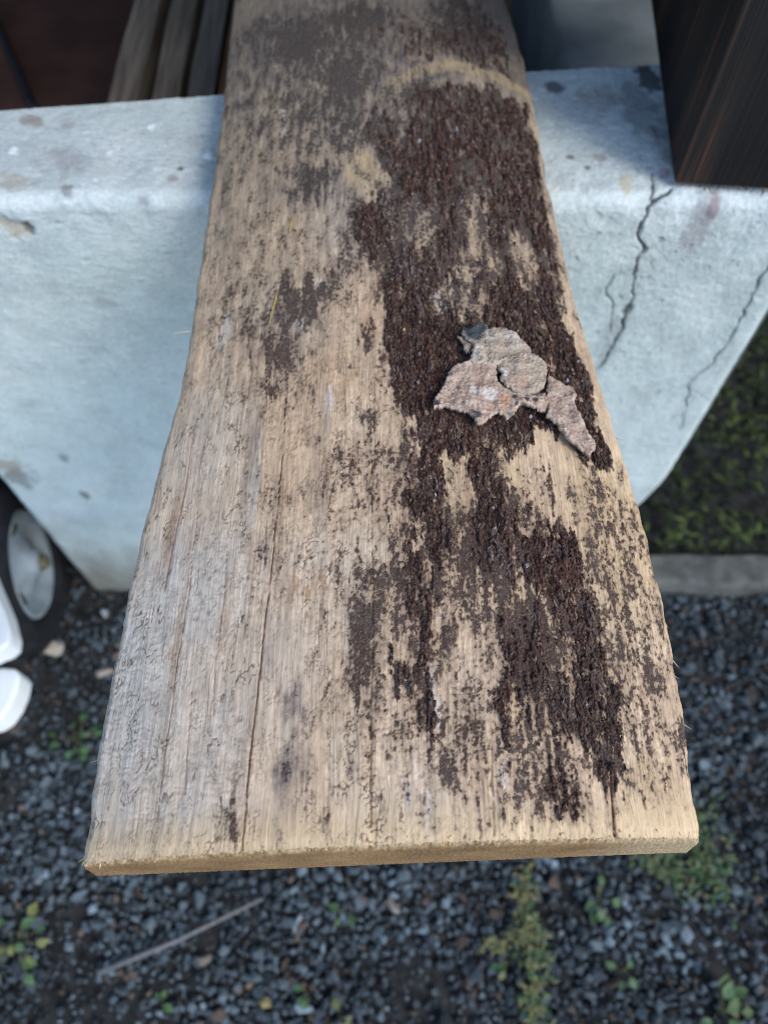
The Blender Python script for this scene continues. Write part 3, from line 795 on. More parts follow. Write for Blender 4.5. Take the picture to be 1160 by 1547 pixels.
# ---- lifted bark flakes: thin bent plates lying along the grain
def flakes(name, mask, k, lw, tones, lift, mat):
    si = sample(mask, k)
    base = np.stack([XX, YY, ZS + np.maximum(bark_h, 0)], -1).reshape(-1, 3)[si]
    nb = 7; ang = np.linspace(0, 2 * math.pi, nb, endpoint=False)
    L_ = RNG.gamma(3, lw[0] / 3, k); W_ = L_ * RNG.uniform(lw[1], lw[2], k)
    rot = RNG.normal(0, .28, k); tx = RNG.normal(0, .16, k); ty = RNG.normal(0, .3, k); th = RNG.uniform(.0002, .0006, k)
    jit = RNG.uniform(.65, 1.2, (k, nb))
    u = np.cos(ang)[None] * W_[:, None] * jit * .5; v = np.sin(ang)[None] * L_[:, None] * jit * .5
    x = u * np.cos(rot)[:, None] - v * np.sin(rot)[:, None]; y = u * np.sin(rot)[:, None] + v * np.cos(rot)[:, None]
    bend = RNG.uniform(0, .5, k)[:, None] * (v * v) / (L_[:, None] + 1e-6)
    z = u * ty[:, None] + v * tx[:, None] + bend + RNG.uniform(*lift, k)[:, None]
    top = np.stack([base[:, None, 0] + x, base[:, None, 1] + y, base[:, None, 2] + z], -1)
    bot = top.copy(); bot[..., 2] -= th[:, None] + .0003
    ctr = top.mean(1, keepdims=True); ctr[..., 2] += .0001
    V = np.concatenate([ctr, top, bot], 1); nv = 1 + 2 * nb
    F = []
    for j in range(nb):
        j2 = (j + 1) % nb
        F.append((0, 1 + j, 1 + j2)); F.append((1 + j, 1 + nb + j, 1 + nb + j2)); F.append((1 + j, 1 + nb + j2, 1 + j2))
    F = (np.array(F)[None] + (np.arange(k) * nv)[:, None, None]).reshape(-1, 3)
    tn = np.array(tones)[RNG.integers(0, len(tones), k)] * RNG.uniform(.65, 1.35, k)[:, None]
    o = link(name, np_mesh(name, V.reshape(-1, 3), [F], np.repeat(tn, nv, 0), False), mat, slab); o['kind'] = 'stuff'
vis = np.abs(area) * (YY < .6) * (YR > .012)
bm_soft = bm_.copy()
for _k in range(6):
    bm_soft = (bm_soft + np.roll(bm_soft, 4, 0) + np.roll(bm_soft, -4, 0) + np.roll(bm_soft, 4, 1) + np.roll(bm_soft, -4, 1)) / 5
flakes('bark_flakes', np.clip(bm_ - .4, 0, 1) * np.clip(bm_soft - .45, 0, 1) * vis, 2200, (.0034, .14, .38), [(.075, .043, .034), (.10, .055, .04), (.05, .03, .026), (.125, .09, .078)], (-.0005, .0003), bark_mat)
flakes('pale_flecks', np.clip(np.maximum(bm_, spk) - .3, 0, 1) * np.clip(bm_soft - .25, 0, 1) * vis * sm(-.1, .5, sp3 + n_b1), 420, (.0011, .4, 1.0), [(.26, .23, .21), (.36, .35, .35), (.36, .26, .17), (.22, .18, .16)], (-.0002, .0002), bark_mat)
# ---- torn fibres along the saw cut
ks = 1000
jj = RNG.integers(2, NC - 2, ks); rr = RNG.integers(0, 10, ks)
Pp = np.stack([XX[rr, jj], YY[rr, jj], ZS[rr, jj] - RNG.uniform(0, .0008, ks)], -1)
Dd = np.stack([RNG.normal(0, .3, ks), -np.ones(ks), RNG.normal(-.05, .3, ks)], -1)
Ls = RNG.gamma(1.5, .00042, ks) + .0003; Rs = RNG.uniform(.00010, .00035, ks)
V_, F_, nv = spindles(Pp, Dd, Ls, Rs)
tone = RNG.uniform(.7, 1.25, ks)[:, None] * np.array((.56, .42, .25))
so = link('splinters', np_mesh('splinters', V_, [F_], np.repeat(tone, nv, 0), False), splinter_mat, slab)
so['kind'] = 'stuff'
# a few hairs standing out from the long edges
ke = 60
rr = RNG.integers(0, int(NR * .7), ke); sd = RNG.choice([0, NC - 1], ke, p=[.35, .65])
Pp = np.stack([XX[rr, sd], YY[rr, sd], ZS[rr, sd] - .001], -1)
Dd = np.stack([np.where(sd == 0, -1, 1) * RNG.uniform(.2, 1, ke), -RNG.uniform(.4, 1.2, ke), RNG.normal(.1, .2, ke)], -1)
V_, F_, nv = spindles(Pp, Dd, RNG.gamma(2.5, .0011, ke) + .001, RNG.uniform(.0001, .0004, ke))
eo = link('edge_hairs', np_mesh('edge_hairs', V_, [F_], np.tile(np.array((.5, .38, .24)), (len(V_), 1)), False), splinter_mat, slab)
eo['kind'] = 'stuff'

def slab_z(x, y):
    l, r_ = edges_at(y)
    s = np.clip((x - (l + r_) / 2) / ((r_ - l) / 2), -1, 1)
    return ZB + top_of(s)

# =================================================================== LOOSE BARK PIECE
def crop_px(pts): return [(620 + a * .2759, 460 + b * .2759) for a, b in pts]

def plate(name, outline, parent, lift, thick, relief, seed, colour_fn, edge_round=.0015, step=.00036):
    q = np.array([bd(*p) for p in outline])
    # the piece lies ~5 mm above the slab: bring the outline back onto the same sight lines
    zc = slab_z(q[:, 0], q[:, 1]); k = (CAM_H - zc - lift - thick) / (CAM_H - zc)
    q = q * k[:, None]
    lo = q.min(0) - .001; hi = q.max(0) + .001
    gx_ = np.arange(lo[0], hi[0], step); gy_ = np.arange(lo[1], hi[1], step)
    X, Y = np.meshgrid(gx_, gy_)
    mx_, my_ = X * 1000, Y * 1000
    wx = X + .0006 * fbm(mx_ * .5, my_ * .5, seed, 3); wy = Y + .0006 * fbm(mx_ * .5, my_ * .5, seed + 3, 3)
    d = poly_sdf(wx, wy, q)
    ins = d > 0
    zb = slab_z(X, Y) + lift + .0006 * fbm(mx_ * .15, my_ * .15, seed + 20, 2)
    e_ = np.clip(d / edge_round, 0, 1)
    hgt = thick * np.sqrt(np.clip(1 - (1 - e_) ** 2, 0, 1)) * .75 + .25 * thick + relief(X, Y, d, mx_, my_)
    zt = zb + np.maximum(hgt, .0003)
    colc = colour_fn(X, Y, d, mx_, my_)
    fk = ins[:-1, :-1] & ins[1:, :-1] & ins[:-1, 1:] & ins[1:, 1:]
    idx = np.arange(X.size).reshape(X.shape)
    fq = np.stack([idx[:-1, :-1], idx[:-1, 1:], idx[1:, 1:], idx[1:, :-1]], -1)[fk]
    nV = X.size
    # boundary edges -> skirt
    ed = np.concatenate([fq[:, [0, 1]], fq[:, [1, 2]], fq[:, [2, 3]], fq[:, [3, 0]]])
    key = np.minimum(ed[:, 0], ed[:, 1]).astype(np.int64) * nV + np.maximum(ed[:, 0], ed[:, 1])
    u_, inv, cnt = np.unique(key, return_inverse=True, return_counts=True)
    be = ed[cnt[inv] == 1]
    skirt = np.stack([be[:, 1], be[:, 0], be[:, 0] + nV, be[:, 1] + nV], -1)
    Vt = np.stack([X, Y, zt], -1).reshape(-1, 3); Vb = np.stack([X, Y, zb], -1).reshape(-1, 3)
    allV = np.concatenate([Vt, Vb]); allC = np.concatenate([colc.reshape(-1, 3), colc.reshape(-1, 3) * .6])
    faces = np.concatenate([fq, fq[:, ::-1] + nV, skirt])
    used = np.unique(faces); rm = np.full(2 * nV, -1); rm[used] = np.arange(len(used))
    return link(name, np_mesh(name, allV[used], [rm[faces]], allC[used]), chip_mat, parent)

chip_mat = attr_mat('loose_bark', .85, .2, (900, 900, 900), .2, .25, .0004)
c0 = bd(760, 590)
chip = empty('loose_bark_piece', (c0[0], c0[1], float(slab_z(np.array(c0[0]), np.array(c0[1])))))
tag(chip, 'loose pinkish-grey flake of scaly bark lying on the wooden slab', 'bark')

def chip_relief(seed, amp=1.0):
    def f(X, Y, d, mx_, my_):
        lay = fbm(mx_ * .15, my_ * .15, seed, 4)
        q_ = lay * 4; fr_ = q_ - np.floor(q_); terr = (np.floor(q_) + sm(0, .12, fr_)) / 4
        return amp * (.0013 * terr + .0003 * fbm(mx_ * .7, my_ * .7, seed + 1, 3) + .00015 * fbm(mx_ * 1.6, my_ * 1.6, seed + 2, 2) + .0008 * fbm(mx_ * .07, my_ * .07, seed + 4, 2))
    return f

def chip_colour(seed, tint=(1, 1, 1), spots=()):
    def f(X, Y, d, mx_, my_):
        lay = fbm(mx_ * .15, my_ * .15, seed, 4)
        c = np.ones(X.shape + (1,)) * np.array((.375, .305, .24))
        c = mix(c, (.50, .415, .335), sm(-.2, .5, lay))
        c = mix(c, (.40, .295, .235), sm(.05, .5, fbm(mx_ * .12, my_ * .12, seed + 6, 3)) * .7)
        fr = np.abs(lay * 4 - np.round(lay * 4))
        c = mix(c, (.17, .105, .085), sm(.14, .02, np.abs(fr - .0)) * .7)
        c = mix(c, (.52, .47, .42), sm(.40, .75, fbm(mx_ * .8, my_ * .8, seed + 7, 3)) * .6)
        c = mix(c, (.10, .065, .055), sm(.45, .8, fbm(mx_ * .5 + 9, my_ * .5, seed + 8, 3)) * .6)
        c = c * np.array(tint)
        for (cx_, cy_, rr_, cc, st) in spots:
            px, py = crop_px([(cx_, cy_)])[0]
            a, b = bd(px, py); kk = .978
            dd = np.hypot(X - a * kk, Y - b * kk) / (rr_ * .2759 * .00030)
            m = sm(1.25, .75, dd + .3 * fbm(mx_ * 1.2, my_ * 1.2, seed + 9, 2)) * st
            c = mix(c, cc, m)
        return np.clip(c, .01, 1)
    return f

dk = (.035, .045, .055)
pale_ = (.55, .50, .46); org = (.45, .22, .11)
main_spots = [(262, 450, 14, dk, .7), (232, 480, 9, dk, .6), (290, 540, 12, dk, .6), (365, 600, 24, dk, .85), (345, 585, 16, dk, .7), (145, 540, 18, dk, .9), (215, 385, 16, dk, .6), (548, 600, 16, (.09, .14, .15), .85),
              (345, 465, 26, pale_, .8), (430, 490, 40, pale_, .8), (520, 520, 30, org, .6), (500, 560, 18, org, .4), (570, 502, 17, dk, .9), (635, 520, 17, dk, .9), (682, 522, 15, dk, .9), (690, 490, 16, dk, .7), (715, 490, 12, dk, .6), (580, 545, 12, dk, .8), (625, 560, 22, (.02, .03, .04), .8),
              (300, 430, 8, dk, .5), (325, 505, 7, dk, .5), (440, 560, 12, org, .6)]
plate('scale', crop_px([(250, 320), (330, 300), (420, 300), (470, 320), (480, 420), (560, 470), (660, 480), (735, 480), (765, 530), (745, 590), (700, 580), (650, 552), (610, 550), (580, 572), (560, 605), (530, 628), (500, 600), (470, 590), (440, 612), (400, 645), (370, 655), (350, 625), (320, 592), (260, 572), (200, 555), (160, 562), (122, 572), (130, 510), (160, 470), (195, 400), (215, 350)]),
      chip, .0036, .0022, chip_relief(300), 301, chip_colour(300, (1.07, .985, .96), main_spots))
plate('scale', crop_px([(242, 140), (265, 165), (300, 175), (345, 215), (325, 260), (300, 262), (288, 235), (285, 200), (262, 185)]), chip, .0028, .0018, chip_relief(310, .6), 311, chip_colour(310, (.85, .8, .8)))
plate('scale', crop_px([(320, 305), (345, 215), (300, 185), (280, 150), (290, 112), (330, 128), (380, 98), (412, 105), (432, 125), (500, 118), (560, 145), (620, 195), (662, 245), (640, 300), (560, 310), (470, 330), (400, 325), (350, 320)]), chip, .0046, .0024, chip_relief(320), 321,
      chip_colour(320, (.98, 1.0, .98), [(345, 160, 55, (.03, .042, .055), .95), (390, 130, 32, (.03, .045, .055), .95), (310, 140, 22, (.03, .04, .05), .8), (440, 175, 20, (.12, .14, .14), .6), (365, 240, 18, pale_, .8), (345, 290, 20, pale_, .7), (560, 180, 40, pale_, .5)]))
plate('scale', crop_px([(475, 305), (530, 270), (600, 258), (660, 262), (702, 288), (748, 328), (746, 400), (732, 455), (690, 482), (640, 488), (580, 472), (540, 452), (512, 428), (488, 400), (500, 370), (474, 340)]), chip, .0050, .0028, chip_relief(330, .8), 331,
      chip_colour(330, (1.02, 1.02, .98), [(640, 300, 12, (.16, .17, .17), .6), (510, 385, 22, pale_, .9), (600, 430, 50, (.36, .22, .17), .5), (735, 410, 14, dk, .6)]))
plate('scale', crop_px([(752, 395), (775, 398), (830, 430), (892, 452), (908, 490), (896, 540), (930, 620), (962, 680), (1002, 740), (1018, 780), (982, 828), (950, 806), (920, 780), (860, 732), (830, 690), (790, 642), (742, 608), (752, 560), (745, 500), (742, 450)]), chip, .0042, .0028, chip_relief(340), 341,
      chip_colour(340, (1.04, .97, .96), [(875, 590, 12, dk, .6), (865, 560, 9, dk, .6), (945, 710, 15, dk, .6), (965, 745, 12, dk, .5), (820, 530, 8, dk, .5), (830, 470, 20, pale_, .4), (940, 780, 12, dk, .5)]))
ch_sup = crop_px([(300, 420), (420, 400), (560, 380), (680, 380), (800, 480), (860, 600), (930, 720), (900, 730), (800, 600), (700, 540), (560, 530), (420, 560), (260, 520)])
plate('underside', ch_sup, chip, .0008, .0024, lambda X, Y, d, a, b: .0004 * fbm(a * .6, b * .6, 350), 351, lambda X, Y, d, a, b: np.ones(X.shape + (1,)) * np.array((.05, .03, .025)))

# =================================================================== small straws on the slab
def stick(name, pts, rad, mat, parent=None, taper=True, nseg=6):
    bm = bmesh.new(); rings = []
    for i, p in enumerate(pts):
        p = Vector(p); a = Vector(pts[max(0, i - 1)]); b = Vector(pts[min(len(pts) - 1, i + 1)])
        t = (b - a).normalized(); s1 = t.cross(Vector((0, 0, 1)))
        s1 = s1.normalized() if s1.length > 1e-4 else Vector((1, 0, 0)); s2 = t.cross(s1)
        f = i / (len(pts) - 1); rr = rad * (1 - .55 * f if taper else 1)
        rings.append([bm.verts.new(p + (s1 * math.cos(k * 2 * math.pi / nseg) + s2 * math.sin(k * 2 * math.pi / nseg)) * rr) for k in range(nseg)])
    for r1, r2 in zip(rings[:-1], rings[1:]):
        for k in range(nseg): bm.faces.new((r1[k], r1[(k + 1) % nseg], r2[(k + 1) % nseg], r2[k]))
    bm.faces.new(rings[0][::-1]); bm.faces.new(rings[-1])
    return bm_obj(name, bm, mat, parent, smooth=True)

straw_mat = noise_mat('yellow_straw', (.42, .30, .05), (.55, .42, .12), (300, 300, 300), .6, .3, 0)
pale_mat = noise_mat('pale_straw', (.55, .47, .33), (.68, .6, .45), (300, 300, 300), .6, .3, 0)
def slab_pt(px, py, up=.0006):
    a, b = bd(px, py); return (a, b, float(slab_z(np.array(a), np.array(b))) + up)
tag(stick('straw', [slab_pt(420, 440, .0012), slab_pt(416, 458, .0011), slab_pt(410, 478, .0010), slab_pt(408, 490, .0008)], .00042, straw_mat), 'short yellow straw lying on the slab beside the dark square stain', 'straw')
tag(stick('straw', [slab_pt(441, 330, .0010), slab_pt(440, 340, .0010), slab_pt(438, 352, .0008)], .00045, straw_mat), 'tiny yellow straw fragment on the slab above the longer yellow straw', 'straw')
e0 = slab_pt(296, 492, -.004)
tag(stick('wood_sliver', [e0, (e0[0] - .006, e0[1] + .0005, e0[2] - .001), (e0[0] - .012, e0[1] - .001, e0[2] - .0005)], .0005, pale_mat), 'pale sliver sticking out from the left edge of the slab', 'sliver')

# =================================================================== DARK TIMBER POST
post = empty('timber_post', (.25, .53, WALL_Z))
tag(post, 'dark brown stained timber post standing on the concrete wall', 'post')
m, nt_, b_ = new_mat('stained_timber')
tc = N(nt_, 'ShaderNodeTexCoord'); mp = N(nt_, 'ShaderNodeMapping'); mp.inputs['Scale'].default_value = (520, 520, 5)
nt_.links.new(tc.outputs['Object'], mp.inputs['Vector'])
no = N(nt_, 'ShaderNodeTexNoise', inputs={'Scale': 1.0, 'Detail': 4.0, 'Roughness': .6}); nt_.links.new(mp.outputs[0], no.inputs['Vector'])
mp2 = N(nt_, 'ShaderNodeMapping'); mp2.inputs['Scale'].default_value = (26, 26, 2.2); nt_.links.new(tc.outputs['Object'], mp2.inputs['Vector'])
no2 = N(nt_, 'ShaderNodeTexNoise', inputs={'Scale': 1.0, 'Detail': 2.0}); nt_.links.new(mp2.outputs[0], no2.inputs['Vector'])
ml = N(nt_, 'ShaderNodeMath', operation='MULTIPLY'); nt_.links.new(no.outputs['Fac'], ml.inputs[0]); nt_.links.new(no2.outputs['Fac'], ml.inputs[1])
cr_ = N(nt_, 'ShaderNodeValToRGB')
els = cr_.color_ramp.elements
els[0].position = .19; els[0].color = (.005, .005, .006, 1); els[1].position = .45; els[1].color = (.15, .062, .03, 1)
e_ = els.new(.31); e_.color = (.016, .012, .011, 1)
nt_.links.new(ml.outputs[0], cr_.inputs['Fac']); nt_.links.new(cr_.outputs[0], b_.inputs['Base Color'])
b_.inputs['Roughness'].default_value = .62; b_.inputs['Specular IOR Level'].default_value = .35
bp = N(nt_, 'ShaderNodeBump', inputs={'Strength': 1.0, 'Distance': .002}); nt_.links.new(no.outputs['Fac'], bp.inputs['Height']); nt_.links.new(bp.outputs[0], b_.inputs['Normal'])
post_mat = m
pc = at_z(1015, 284, WALL_Z)
bm = bmesh.new()
Mx = Matrix.Translation((pc[0], pc[1], WALL_Z + .0035)) @ Matrix.Rotation(math.radians(-5.5), 4, 'Z')
add_box(bm, (0, 0, 0), (.13, .34, 1.46), Mx)
bm_obj('post_shaft', bm, post_mat, post, bevel=.002)
# ragged foot fibres
kp = 90
px_ = RNG.uniform(0, .11, kp)
Pp = np.array([list(Mx @ Vector((a, RNG.uniform(-.0005, .001), .0005))) for a in px_])
Dd = np.stack([RNG.normal(0, .4, kp), -RNG.uniform(0, .6, kp), RNG.uniform(-.7, .5, kp)], -1)
V_, F_, nv = spindles(Pp, Dd, RNG.gamma(2, .0012, kp) + .001, RNG.uniform(.0002, .0006, kp))
fz = link('foot_fibres', np_mesh('foot_fibres', V_, [F_], None, False), noise_mat('foot_fibre', (.05, .03, .02), (.2, .1, .05), (400, 400, 400), .8, .2, 0), post); fz['kind'] = 'stuff'

# =================================================================== BEHIND THE WALL
grey_wood = noise_mat('grey_old_board', (.07, .06, .05), (.19, .16, .125), (160, 9, 160), .85, .2, .5, .001)
grey_wood2 = noise_mat('brown_grey_board', (.08, .066, .05), (.20, .165, .125), (140, 10, 140), .85, .2, .5, .001)
rust_edge = noise_mat('orange_brown_edge', (.14, .06, .025), (.26, .12, .05), (140, 10, 140), .85, .2, .4, .001)
def lath(name, x0, x1, y0, y1, z0, z1, skew, mat, label):
    o = empty(name, ((x0 + x1) / 2, y0, z0))
    bm = bmesh.new()
    n_ = 24; rings = []
    for i in range(n_ + 1):
        f = i / n_; y = y0 + (y1 - y0) * f; dx = skew * f + .0007 * math.sin(f * 9 + x0 * 50)
        dw = .0006 * math.sin(f * 23 + x0 * 90)
        rings.append([bm.verts.new((x0 + dx - dw, y, z0)), bm.verts.new((x1 + dx + dw, y, z0)), bm.verts.new((x1 + dx + dw, y, z1 + dw)), bm.verts.new((x0 + dx - dw, y, z1))])
    for a, b in zip(rings[:-1], rings[1:]):
        for k in range(4): bm.faces.new((a[k], a[(k + 1) % 4], b[(k + 1) % 4], b[k]))
    bm.faces.new(rings[0][::-1]); bm.faces.new(rings[-1])
    bm_obj('board', bm, mat, o)
    tag(o, label, 'board', 'old boards stacked behind the wall')
    return o
lath('old_board', -.266, -.238, .60, 1.25, .36, .50, -.004, grey_wood, 'grey old board standing on edge behind the wall, farthest from the slab')
lath('old_board', -.222, -.196, .60, 1.2, .36, .50, -.01, grey_wood2, 'beige-grey old board behind the wall, middle one of the three')
b3 = lath('old_board', -.187, -.163, .60, 1.25, .36, .50, -.012, grey_wood, 'grey old board with orange-brown edge behind the wall, closest to the slab')
bm = bmesh.new(); add_box(bm, (-.1625, .60, .37), (-.154, 1.2, .497)); bm_obj('worn_edge', bm, rust_edge, b3, bevel=.002)
# trestle that carries the boards
tr = empty('timber_bearer', (-.3, .9, 0))
bearer_mat = noise_mat('bearer_wood', (.02, .015, .012), (.05, .035, .028), (8, 60, 60), .9, .2, .4, .002)
bm = bmesh.new(); add_box(bm, (-.72, .66, .28), (.06, .76, .356)); bm_obj('beam', bm, bearer_mat, tr, bevel=.003)
for x in (-.66, -.02):
    bm = bmesh.new(); add_box(bm, (x - .03, .67, -.01), (x + .03, .75, .279)); bm_obj('leg', bm, bearer_mat, tr, bevel=.003)
tag(tr, 'dark timber bearer under the old boards behind the wall', 'bearer')
# dark brown panel
pan = empty('brown_panel', (-.5, .7, .42))
panel_mat = noise_mat('dark_brown_panel', (.032, .017, .014), (.062, .031, .025), (14, 14, 14), .6, .3, .2, .002)
bm = bmesh.new(); add_box(bm, (-.95, .585, .36), (-.285, 1.40, .40)); bm_obj('panel_sheet', bm, panel_mat, pan, bevel=.004)
tag(pan, 'dark reddish-brown panel lying behind the wall in shadow', 'panel')
cab_mat = noise_mat('black_rubber', (.006, .006, .009), (.012, .012, .018), (50, 50, 50), .5, .3, 0)
ca = [at_z(px, py, .406) for px, py in ((60, 175), (45, 150), (30, 110), (12, 70), (0, 45), (-20, 10))]
tag(stick('cable', [tuple(p) for p in ca], .0055, cab_mat, taper=False, nseg=10), 'thin black cable running over the dark brown panel', 'cable')
# blue-grey block on the other side
blk = empty('grey_block', (.27, .7, 0))
blk_mat = noise_mat('blue_grey_render', (.10, .12, .13), (.16, .185, .20), (14, 14, 14), .85, .2, .4, .002)
bm = bmesh.new(); add_box(bm, (.178, .625, -.01), (.44, 1.15, .50)); bm_obj('block_body', bm, blk_mat, blk, bevel=.006)
tag(blk, 'blue-grey concrete block behind the wall next to the dark post', 'block')
# added wall and out-of-view roof, put in to keep this corner in shade
hw = bmesh.new(); add_box(hw, (-4, 1.5, -.05), (4, 1.7, 2.5))
tag(bm_obj('shade_wall', hw, noise_mat('dark_boards', (.02, .016, .013), (.05, .04, .032), (40, 40, 3), .8, .2, .3, .003)), kind='structure')
rf = bmesh.new(); add_box(rf, (-4, .38, 2.10), (4, 2.0, 2.2))
tag(bm_obj('shade_roof', rf, noise_mat('roof_boards', (.03, .024, .018), (.07, .055, .042), (40, 3, 40), .8, .2, .3, .003)), kind='structure')

# =================================================================== KERB
kerb_mat = noise_mat('old_kerb_concrete', (.06, .065, .06), (.14, .14, .13), (38, 38, 38), .92, .15, .7, .003, c3=(.2, .21, .21))
bm = bmesh.new()
n_ = 60; rings = []
for i in range(n_ + 1):
    x = .262 + 1.3 * i / n_; wob = .0025 * math.sin(i * 1.3) + .002 * math.sin(i * .47)
    y0, y1, zt = .405 + wob, .452 + wob * .6, .028 + .002 * math.sin(i * .9)
    rings.append([bm.verts.new(p) for p in ((x, y0 - .004, -.02), (x, y0, zt - .006), (x, y0 + .006, zt), (x, y1 - .005, zt + .001), (x, y1, zt - .006), (x, y1 + .003, -.02))])
for a, b in zip(rings[:-1], rings[1:]):
    for k in range(5): bm.faces.new((a[k], a[k + 1], b[k + 1], b[k]))
bm.faces.new(rings[0]); bm.faces.new(rings[-1][::-1])
tag(bm_obj('kerb', bm, kerb_mat), kind='structure')

# =================================================================== GRAVEL
def hull(seed):
    rg = random.Random(seed); bm = bmesh.new()
    for _ in range(11):
        v = Vector((rg.gauss(0, 1), rg.gauss(0, 1), rg.gauss(0, 1))).normalized() * rg.uniform(.8, 1.1)
        bm.verts.new((v.x * 1.15, v.y * .9, v.z * .68))
    bmesh.ops.convex_hull(bm, input=bm.verts[:])
    for v in [v for v in bm.verts if not v.link_faces]: bm.verts.remove(v)
    bmesh.ops.triangulate(bm, faces=bm.faces[:])
    bm.verts.index_update()
    V = np.array([v.co[:] for v in bm.verts]); F = np.array([[v.index for v in f.verts] for f in bm.faces]); bm.free()
    return V, F
HULLS = [hull(k) for k in range(20)]
def scatter_stones(name, pts, size, colr_, mat):
    Vs, Fs, Cs = [], [], []; off = 0
    kind = RNG.integers(0, len(HULLS), len(pts))
    for k, (hv, hf) in enumerate(HULLS):
        m = np.where(kind == k)[0]
        if len(m) == 0: continue
        a, b, c = RNG.uniform(0, 2 * math.pi, len(m)), RNG.normal(0, .5, len(m)), RNG.normal(0, .5, len(m))
        ca_, sa_, cb, sb, cc, sc_ = np.cos(a), np.sin(a), np.cos(b), np.sin(b), np.cos(c), np.sin(c)
        Rz = np.zeros((len(m), 3, 3)); Rz[:, 0, 0] = ca_; Rz[:, 0, 1] = -sa_; Rz[:, 1, 0] = sa_; Rz[:, 1, 1] = ca_; Rz[:, 2, 2] = 1
        Rx = np.zeros((len(m), 3, 3)); Rx[:, 0, 0] = 1; Rx[:, 1, 1] = cb; Rx[:, 1, 2] = -sb; Rx[:, 2, 1] = sb; Rx[:, 2, 2] = cb
        Ry = np.zeros((len(m), 3, 3)); Ry[:, 1, 1] = 1; Ry[:, 0, 0] = cc; Ry[:, 0, 2] = sc_; Ry[:, 2, 0] = -sc_; Ry[:, 2, 2] = cc
        R = Rz @ Rx @ Ry
        V = np.einsum('nij,vj->nvi', R, hv) * size[m][:, None, None] + pts[m][:, None, :]
        Fs.append((hf[None] + (np.arange(len(m)) * len(hv))[:, None, None]).reshape(-1, 3) + off)
        Cs.append(np.repeat(colr_[m], len(hv), 0)); Vs.append(V.reshape(-1, 3)); off += V.shape[0] * V.shape[1]
    return link(name, np_mesh(name, np.concatenate(Vs), [np.concatenate(Fs)], np.concatenate(Cs), False), mat)
stone_mat = attr_mat('crushed_stone', .75, .3, (240, 240, 240), .25, .4, .0008)
step = .0072
gx_, gy_ = np.meshgrid(np.arange(-.95, .95, step), np.arange(-.42, .60, step))
pts = np.stack([gx_.ravel(), gy_.ravel()], -1) + RNG.uniform(-.5, .5, (gx_.size, 2)) * step
inw = (pts[:, 0] > XL - .004) & (pts[:, 0] < XR + .01) & (pts[:, 1] > YF - .004)
inr = (pts[:, 0] > .22) & (pts[:, 1] > .40)
pts = pts[~inw & ~inr]
bareness = fbm(pts[:, 0] * 7, pts[:, 1] * 7, 400, 3) + .55 * sm(-.28, -.45, pts[:, 0]) * sm(.12, .25, pts[:, 1]) + .35 * sm(-.1, -.35, pts[:, 0]) * sm(-.05, .2, pts[:, 1])
pts = pts[RNG.random(len(pts)) > sm(.1, .6, bareness) * .75]
k = len(pts)
size = np.clip(RNG.lognormal(math.log(.0039), .36, k), .0020, .0105)
tone = RNG.beta(1.7, 6.0, k)
cs = np.array((.024, .030, .036)) + tone[:, None] * np.array((.26, .34, .385))
warm = RNG.random(k) < .07; cs[warm] = (tone[warm][:, None] * .6 + .2) * np.array((.34, .25, .19))
cs = cs * (.55 + .45 * sm(-.5, .4, fbm(pts[:, 0] * 5, pts[:, 1] * 5, 401, 3)))[:, None]
P3 = np.concatenate([pts, (size * RNG.uniform(-.05, .55, k) + .002)[:, None]], 1)
kf_ = 12000
fp = np.stack([RNG.uniform(-.85, .85, kf_), RNG.uniform(-.30, .46, kf_)], -1)
fp = fp[~((fp[:, 0] > XL - .003) & (fp[:, 0] < XR + .01) & (fp[:, 1] > YF - .003)) & ~((fp[:, 0] > .22) & (fp[:, 1] > .40))]; kf_ = len(fp)
fs_ = RNG.uniform(.0011, .0026, kf_)
P3 = np.concatenate([P3, np.concatenate([fp, (RNG.uniform(.0005, .004, kf_))[:, None]], 1)]); size = np.concatenate([size, fs_])
ft = RNG.beta(1.6, 4, kf_)[:, None]
cs = np.concatenate([cs, np.array((.03, .035, .04)) + ft * np.array((.22, .27, .30))])
gr = scatter_stones('gravel', P3, size, cs, stone_mat)
tag(gr, 'dark crushed stone gravel covering the ground below the slab', 'gravel', kind='stuff')
# larger pale stones that stand out
def pebble(px, py, sz, c, label):
    q = at_z(px, py, sz * .5 + .006)
    o = scatter_stones('stone', np.array([[q[0], q[1], sz * .5 + .004]]), np.array([sz]), np.array([c]), stone_mat)
    tag(o, label, 'stone', 'bigger stones among the gravel')
pebble(160, 1012, .012, (.30, .25, .21), 'beige stone on bare soil between the wheel and the slab')
pebble(157, 925, .008, (.26, .29, .31), 'small grey stone in the shadow under the wall corner')
pebble(595, 1366, .009, (.25, .21, .18), 'pinkish beige stone just below the sawn end')
pebble(447, 1395, .009, (.28, .31, .33), 'pale grey stone to the right of the tip of the grey stick')
pebble(402, 1519, .007, (.33, .26, .10), 'yellowish stone at the bottom edge below the slab')
pebble(305, 1451, .009, (.15, .13, .11), 'brown-grey stone right below the grey stick')
pebble(82, 980, .013, (.34, .30, .24), 'beige stone lying beside the black tyre')
# thin grey stick
grey_stick = noise_mat('grey_stick', (.12, .12, .125), (.2, .2, .2), (200, 200, 200), .7, .3, .2)
q0, q1, q2 = at_z(148, 1470, .014), at_z(270, 1420, .017), at_z(398, 1357, .015)
tag(stick('thin_stick', [tuple(q0), tuple(q1), tuple(q2)], .0032, grey_stick, taper=True, nseg=8), 'thin straight grey stick lying on the gravel', 'stick')

